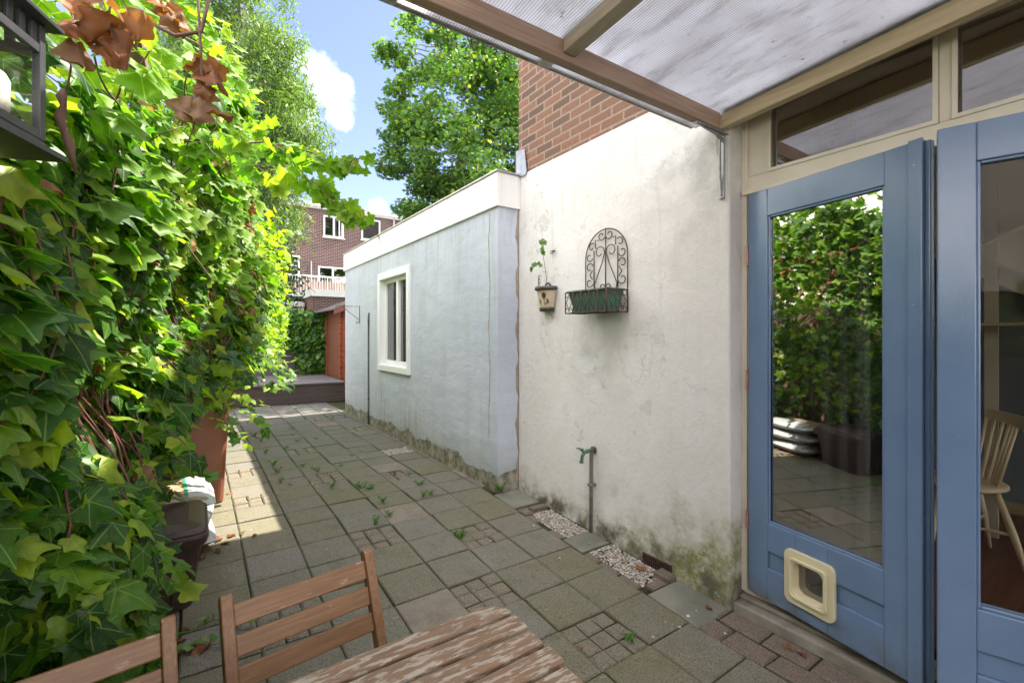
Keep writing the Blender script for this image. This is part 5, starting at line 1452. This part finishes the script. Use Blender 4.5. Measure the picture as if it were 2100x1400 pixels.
# the bright bush over the wheelie bin -------------------------------
BU = thing('shrub', 'bright yellow green shrub spilling over the brown wheelie bin', 'shrub', (.3,5.2,-1.25))
P_ = []; 
for k in range(46):
    y = R.uniform(4.3,7.2); z = R.uniform(-.25,1.15)
    xr = .08*y+.13+.10*math.sin(z*5+y*2)
    if z < .35: xr += .16
    c = np.array([xr-R.uniform(.05,.45), y, z])
    P_.append(NR.normal(0,.11,(150,3))+c)
P_ = np.concatenate(P_); P_ = P_[~((P_[:,2] < -.42))]; P_ = P_[P_[:,0] < .14*P_[:,1]+.05]
leaves('foliage', ivyL, P_, NR.uniform(.035,.075,len(P_)), (.6,-.3,.8), (.5,-.3,-.6), M['bush'], BU, uv=False, nspread=.5)
b = MB()
for k in range(16):
    y = R.uniform(4.8,6.8); limb(b, (.0,y,-1.25), (.15+R.uniform(-.2,.25),y+R.uniform(-.4,.4),.6), .012, .004, .4)
b.build('stem', M['stem'], BU)
b = MB(); LP = []; SZ = []
for (a_, c_, m_) in (((.02,4.5,-.50),(.74,4.83,-.26),9),((.08,4.15,-.42),(.42,3.85,-.52),8),((.10,4.05,-.50),(.36,3.72,-.60),8),((.1,4.3,-.45),(.50,4.3,-.42),8),((.15,4.5,-.36),(.62,4.6,-.14),7),((.05,4.0,-.55),(.30,3.7,-.76),7)):
    pts = limb(b, a_, c_, .004, .0012, .35, m_)
    for p in pts[2:]:
        for s in (-1,1): LP.append((p.x,p.y+.01*s,p.z)); SZ.append(R.uniform(.05,.085))
b.build('shoot', M['redstem'], BU)
leaves('shoot_leaves', ovalL, LP, SZ, (.2,-.4,.9), (.4,0,-.25), M['bush'], BU, uv=False, nspread=.3, tspread=.9)

# weeds -------------------------------------------------------------
def weed(nb, hgt, sz, wide):
    P_ = []; 
    bb = MB()
    for k in range(nb):
        a = R.uniform(0, 6.28); p = [(0,0,0)]
        for q in range(1,5): p.append((math.cos(a)*wide*q/4, math.sin(a)*wide*q/4, hgt*math.sin(q/4*1.7)*R.uniform(.8,1.1)))
        bb.tube(p, .0009, 4, False)
        for (x,y,z) in p[1:]:
            for _ in range(3): P_.append((x+R.gauss(0,.004), y+R.gauss(0,.004), z))
    o = leaves('leaf_tuft', ovalL, P_, NR.uniform(sz*.6,sz*1.3,len(P_)), (0,0,1), (0,0,.1), M['weed'], None, uv=False, nspread=.5, tspread=1)
    s = bb.build('stem', M['weed'])
    return o, s
protos = []
for q in range(3):
    o, s = weed([9,14,7][q], [.035,.06,.03][q], [.014,.013,.02][q], [.05,.045,.035][q])
    protos.append((o, s))
spots = [(680,1000,1,1.0),(770,1075,1,1.1),(742,1000,0,1.4),(757,1003,0,1.2),(860,993,0,1.2),(868,1020,1,1.0),(882,1015,1,.9),(785,1030,1,1.0),(800,1055,0,1.0),(810,972,1,.8),(842,972,0,.8),(942,1102,2,1.5),(1290,1310,2,1.0),(645,962,0,1.0),(650,968,1,.8),
    (520,895,1,1.1),(535,905,1,1.0),(560,955,1,1.2),(570,970,1,1.1),(545,930,1,1.0),(620,955,0,1.0),(585,920,0,1.0),(600,880,0,1.0),(625,860,1,.8),(682,858,1,.8),(708,855,0,.8),(648,900,0,.8),(600,893,0,.8),(530,870,0,.9),(1028,1010,1,1.5),(700,955,0,.7),(722,935,0,.7),(875,930,0,.6),(740,925,0,.6),(610,905,0,.8),(575,990,1,.9),(660,880,0,.7),(710,1245,2,.7),(1215,1085,2,.4)]
first = True
wn = 0
for (x, y, q, sc) in spots:
    r = ray(x, y); z = -1.27
    for _ in range(3): p = r*(z/r.z); z = zg(p.y)
    e = thing('joint_weed', 'small green weed growing out of a joint in the paving', 'weed', (p.x,p.y,z-.003), R.uniform(0,6), 'weeds in the paving joints')
    e.scale = (sc*.75,sc*.75,sc*.8)
    for src in protos[q]:
        c = src.copy(); COL.objects.link(c); c.parent = e; c.location = (0,0,0)
for o, s in protos:
    bpy.data.objects.remove(o); bpy.data.objects.remove(s)
# creeping ivy runners on the paving
RN = thing('ivy_runner', 'thin ivy runner creeping over the paving behind the chairs', 'ivy', (.0,2.1,-1.32))
b = MB(); LP = []
for (a_, c_) in (((.0,2.55,-1.31),(.20,2.35,-1.30)),((-.15,1.75,-1.34),(.06,1.72,-1.34)),((.05,1.72,-1.34),(.36,1.84,-1.33)),((-.2,1.5,-1.35),(.0,1.45,-1.35)),((-.1,2.35,-1.32),(.16,2.28,-1.31))):
    pts = limb(b, a_, c_, .002, .001, .6, 8)
    for p in pts[1:]: LP.append((p.x,p.y,p.z+.03)); b.tube([tuple(p),(p.x,p.y,p.z+.03)], .0009, 4, False)
b.build('stem', M['redstem'], RN); leaves('foliage', ivyL, LP, NR.uniform(.025,.045,len(LP)), (.1,-.2,1), (.5,0,-.2), M['weed'], RN, nspread=.3, tspread=.8)
# fallen leaves
FL = []
for (x, y, s) in ((395,1330,.075),(372,1322,.05),(365,1340,.04),(440,1108,.05),(460,1118,.05),(480,1100,.05),(425,1125,.06),(410,1150,.05),(445,1130,.045),(500,1095,.035),(430,1090,.05),(1305,1165,.06),(1232,1138,.04),(1450,1245,.035),(1185,1330,.02),(1192,1334,.02),(450,1020,.05),(465,1015,.045),(455,1005,.05),(600,995,.035),(520,1100,.03),(385,1298,.035),(1615,1335,.03),(1640,1345,.04)):
    r = ray(x, y); z = -1.3
    for _ in range(3): p = r*(z/r.z); z = zg(p.y)
    if p.x > 1.95 and y < 1150: z += .01
    o = crumpled('fallen_leaf', [(0,0,.018)], [s*.8], M['dry'], None, (math.cos(x),math.sin(x),0))
    o.location = (p.x,p.y,z); tag(o, 'curled dry brown leaf lying on the patio ground', 'leaf', 'fallen dry leaves on the ground')
# twig litter & flakes
b = MB()
for k in range(90):
    x = R.uniform(-.1,2.0); y = R.uniform(1.2,8.5); z = zg(y)+.004; a = R.uniform(0,6.28); l = R.uniform(.008,.035)
    b.beam((x,y,z),(x+l*math.cos(a),y+l*math.sin(a),z+.002), .0015, .0015)
for k in range(70):
    x = R.uniform(-.1,2.0); y = R.uniform(1.2,8.5) if k % 2 else 9.05-R.random()*.15; z = zg(y)+.002; s = R.uniform(.003,.009)
    b.add([(x,y,z),(x+s,y+.3*s,z+.002),(x+s*.6,y+s,z+.001),(x-.2*s,y+.7*s,z+.003)], [(0,1,2,3)])
kind(b.build('plant_litter', plain('pale litter', (.42,.34,.25), .8, .4, 30)), 'stuff')
# moss bits along joints
MP = []
for k in range(1500):
    i = R.randint(-4,3); j = R.randint(-3,22)
    if R.random() < .6: x = X0+i*SX+R.gauss(0,.004); y = Y0+(j+R.random())*SY
    else: x = X0+(i+R.random())*SX; y = Y0+j*SY+R.gauss(0,.004)
    if x > 1.98 or y > 9: continue
    MP.append((x,y,zg(y)-.004))
leaves('joint_moss', ovalL, MP, NR.uniform(.004,.010,len(MP)), (0,0,1), (1,0,.4), M['weed'], None, uv=False, nspread=.8, tspread=1)
kind(bpy.data.objects['joint_moss'], 'stuff')

# ================================================================== LIGHT, SKY, CAMERA
sd = Vector((1, -.04, 1.70)).normalized()      # towards the sun
sun = bpy.data.lights.new('sun', 'SUN'); sun.energy = 5.0; sun.angle = rad(.55); sun.color = (1,.92,.80)
so = bpy.data.objects.new('sun', sun); COL.objects.link(so); so.rotation_euler = sd.to_track_quat('Z','Y').to_euler()
w = bpy.data.worlds.new('World'); scn.world = w; w.use_nodes = True; nt = w.node_tree
bg = nt.nodes['Background']; sky = nt.nodes.new('ShaderNodeTexSky'); sky.sky_type = 'NISHITA'; sky.sun_disc = False
sky.sun_elevation = math.asin(sd.z); sky.sun_rotation = math.atan2(sd.x, sd.y); sky.air_density = 1.0; sky.dust_density = .6; sky.ozone_density = 4
tc = nt.nodes.new('ShaderNodeTexCoord')
nz = nt.nodes.new('ShaderNodeTexNoise'); nz.inputs['Scale'].default_value = 3.2; nz.inputs['Detail'].default_value = 8; nz.inputs['Roughness'].default_value = .55
nt.links.new(tc.outputs['Generated'], nz.inputs['Vector'])
def wm(op, a, b_=None):
    q = nt.nodes.new('ShaderNodeMath'); q.operation = op
    for i, v in enumerate((a, b_)):
        if v is None: continue
        if isinstance(v, (int,float)): q.inputs[i].default_value = v
        else: nt.links.new(v, q.inputs[i])
    return q.outputs[0]
mask = None
for (x, y, rr0) in ((650,140,.055),(668,180,.06),(690,238,.05),(630,120,.045),(640,235,.04),(770,432,.03),(600,110,.04)):
    dv = ray(x, y).normalized()
    ds = nt.nodes.new('ShaderNodeVectorMath'); ds.operation = 'DISTANCE'; nt.links.new(tc.outputs['Generated'], ds.inputs[0]); ds.inputs[1].default_value = dv
    q = nt.nodes.new('ShaderNodeMapRange'); nt.links.new(ds.outputs['Value'], q.inputs[0]); q.inputs[1].default_value = rr0; q.inputs[2].default_value = rr0*.25
    mask = q.outputs[0] if mask is None else wm('MAXIMUM', mask, q.outputs[0])
nz2 = nt.nodes.new('ShaderNodeTexNoise'); nz2.inputs['Scale'].default_value = 13; nz2.inputs['Detail'].default_value = 12; nz2.inputs['Roughness'].default_value = .6; nt.links.new(tc.outputs['Generated'], nz2.inputs['Vector'])
cm = wm('ADD', mask, wm('MULTIPLY', wm('SUBTRACT', nz2.outputs['Fac'], .5), 3.2))
q = nt.nodes.new('ShaderNodeMapRange'); nt.links.new(cm, q.inputs[0]); q.inputs[1].default_value = .30; q.inputs[2].default_value = 1.15
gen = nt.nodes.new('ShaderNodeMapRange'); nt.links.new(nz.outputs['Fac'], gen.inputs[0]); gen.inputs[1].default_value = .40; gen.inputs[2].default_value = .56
# unseen bright cloud added all round the blue gap, to light the walls
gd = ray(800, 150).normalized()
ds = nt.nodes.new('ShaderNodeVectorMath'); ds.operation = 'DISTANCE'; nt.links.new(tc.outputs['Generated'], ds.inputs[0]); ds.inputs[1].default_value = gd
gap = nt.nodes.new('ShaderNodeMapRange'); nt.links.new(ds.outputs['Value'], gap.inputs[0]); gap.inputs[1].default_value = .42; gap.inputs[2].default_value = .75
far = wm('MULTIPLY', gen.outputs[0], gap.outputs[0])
near = wm('MULTIPLY', q.outputs[0], wm('MINIMUM', wm('MULTIPLY', mask, 4), 1))
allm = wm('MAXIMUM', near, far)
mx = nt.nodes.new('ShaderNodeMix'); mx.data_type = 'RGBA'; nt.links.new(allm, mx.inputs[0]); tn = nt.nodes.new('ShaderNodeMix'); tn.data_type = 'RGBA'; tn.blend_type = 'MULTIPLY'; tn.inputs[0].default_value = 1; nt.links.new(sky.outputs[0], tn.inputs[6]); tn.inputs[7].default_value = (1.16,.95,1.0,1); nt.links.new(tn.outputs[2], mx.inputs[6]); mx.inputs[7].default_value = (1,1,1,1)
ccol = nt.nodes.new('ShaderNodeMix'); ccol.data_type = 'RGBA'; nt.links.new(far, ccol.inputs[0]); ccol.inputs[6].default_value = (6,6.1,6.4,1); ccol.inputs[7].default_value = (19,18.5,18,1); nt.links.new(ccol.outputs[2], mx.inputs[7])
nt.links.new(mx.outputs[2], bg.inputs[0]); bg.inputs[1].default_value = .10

cam = bpy.data.cameras.new('camera'); co = bpy.data.objects.new('camera', cam); COL.objects.link(co)
co.location = (0,0,0); co.rotation_euler = (rad(90),0,-TH)
cam.sensor_width = 36; cam.lens = F/2100*36; cam.shift_y = -13/2100; cam.clip_start = .02; cam.clip_end = 500
scn.camera = co
scn.view_settings.view_transform = 'Standard'; scn.view_settings.look = 'None'; scn.view_settings.gamma = 1; scn.view_settings.use_curve_mapping = False
scn.view_settings.exposure = 1.76
scn.cycles.max_bounces = 8; scn.cycles.diffuse_bounces = 4; scn.cycles.transparent_max_bounces = 16
scn.cycles.use_denoising = True
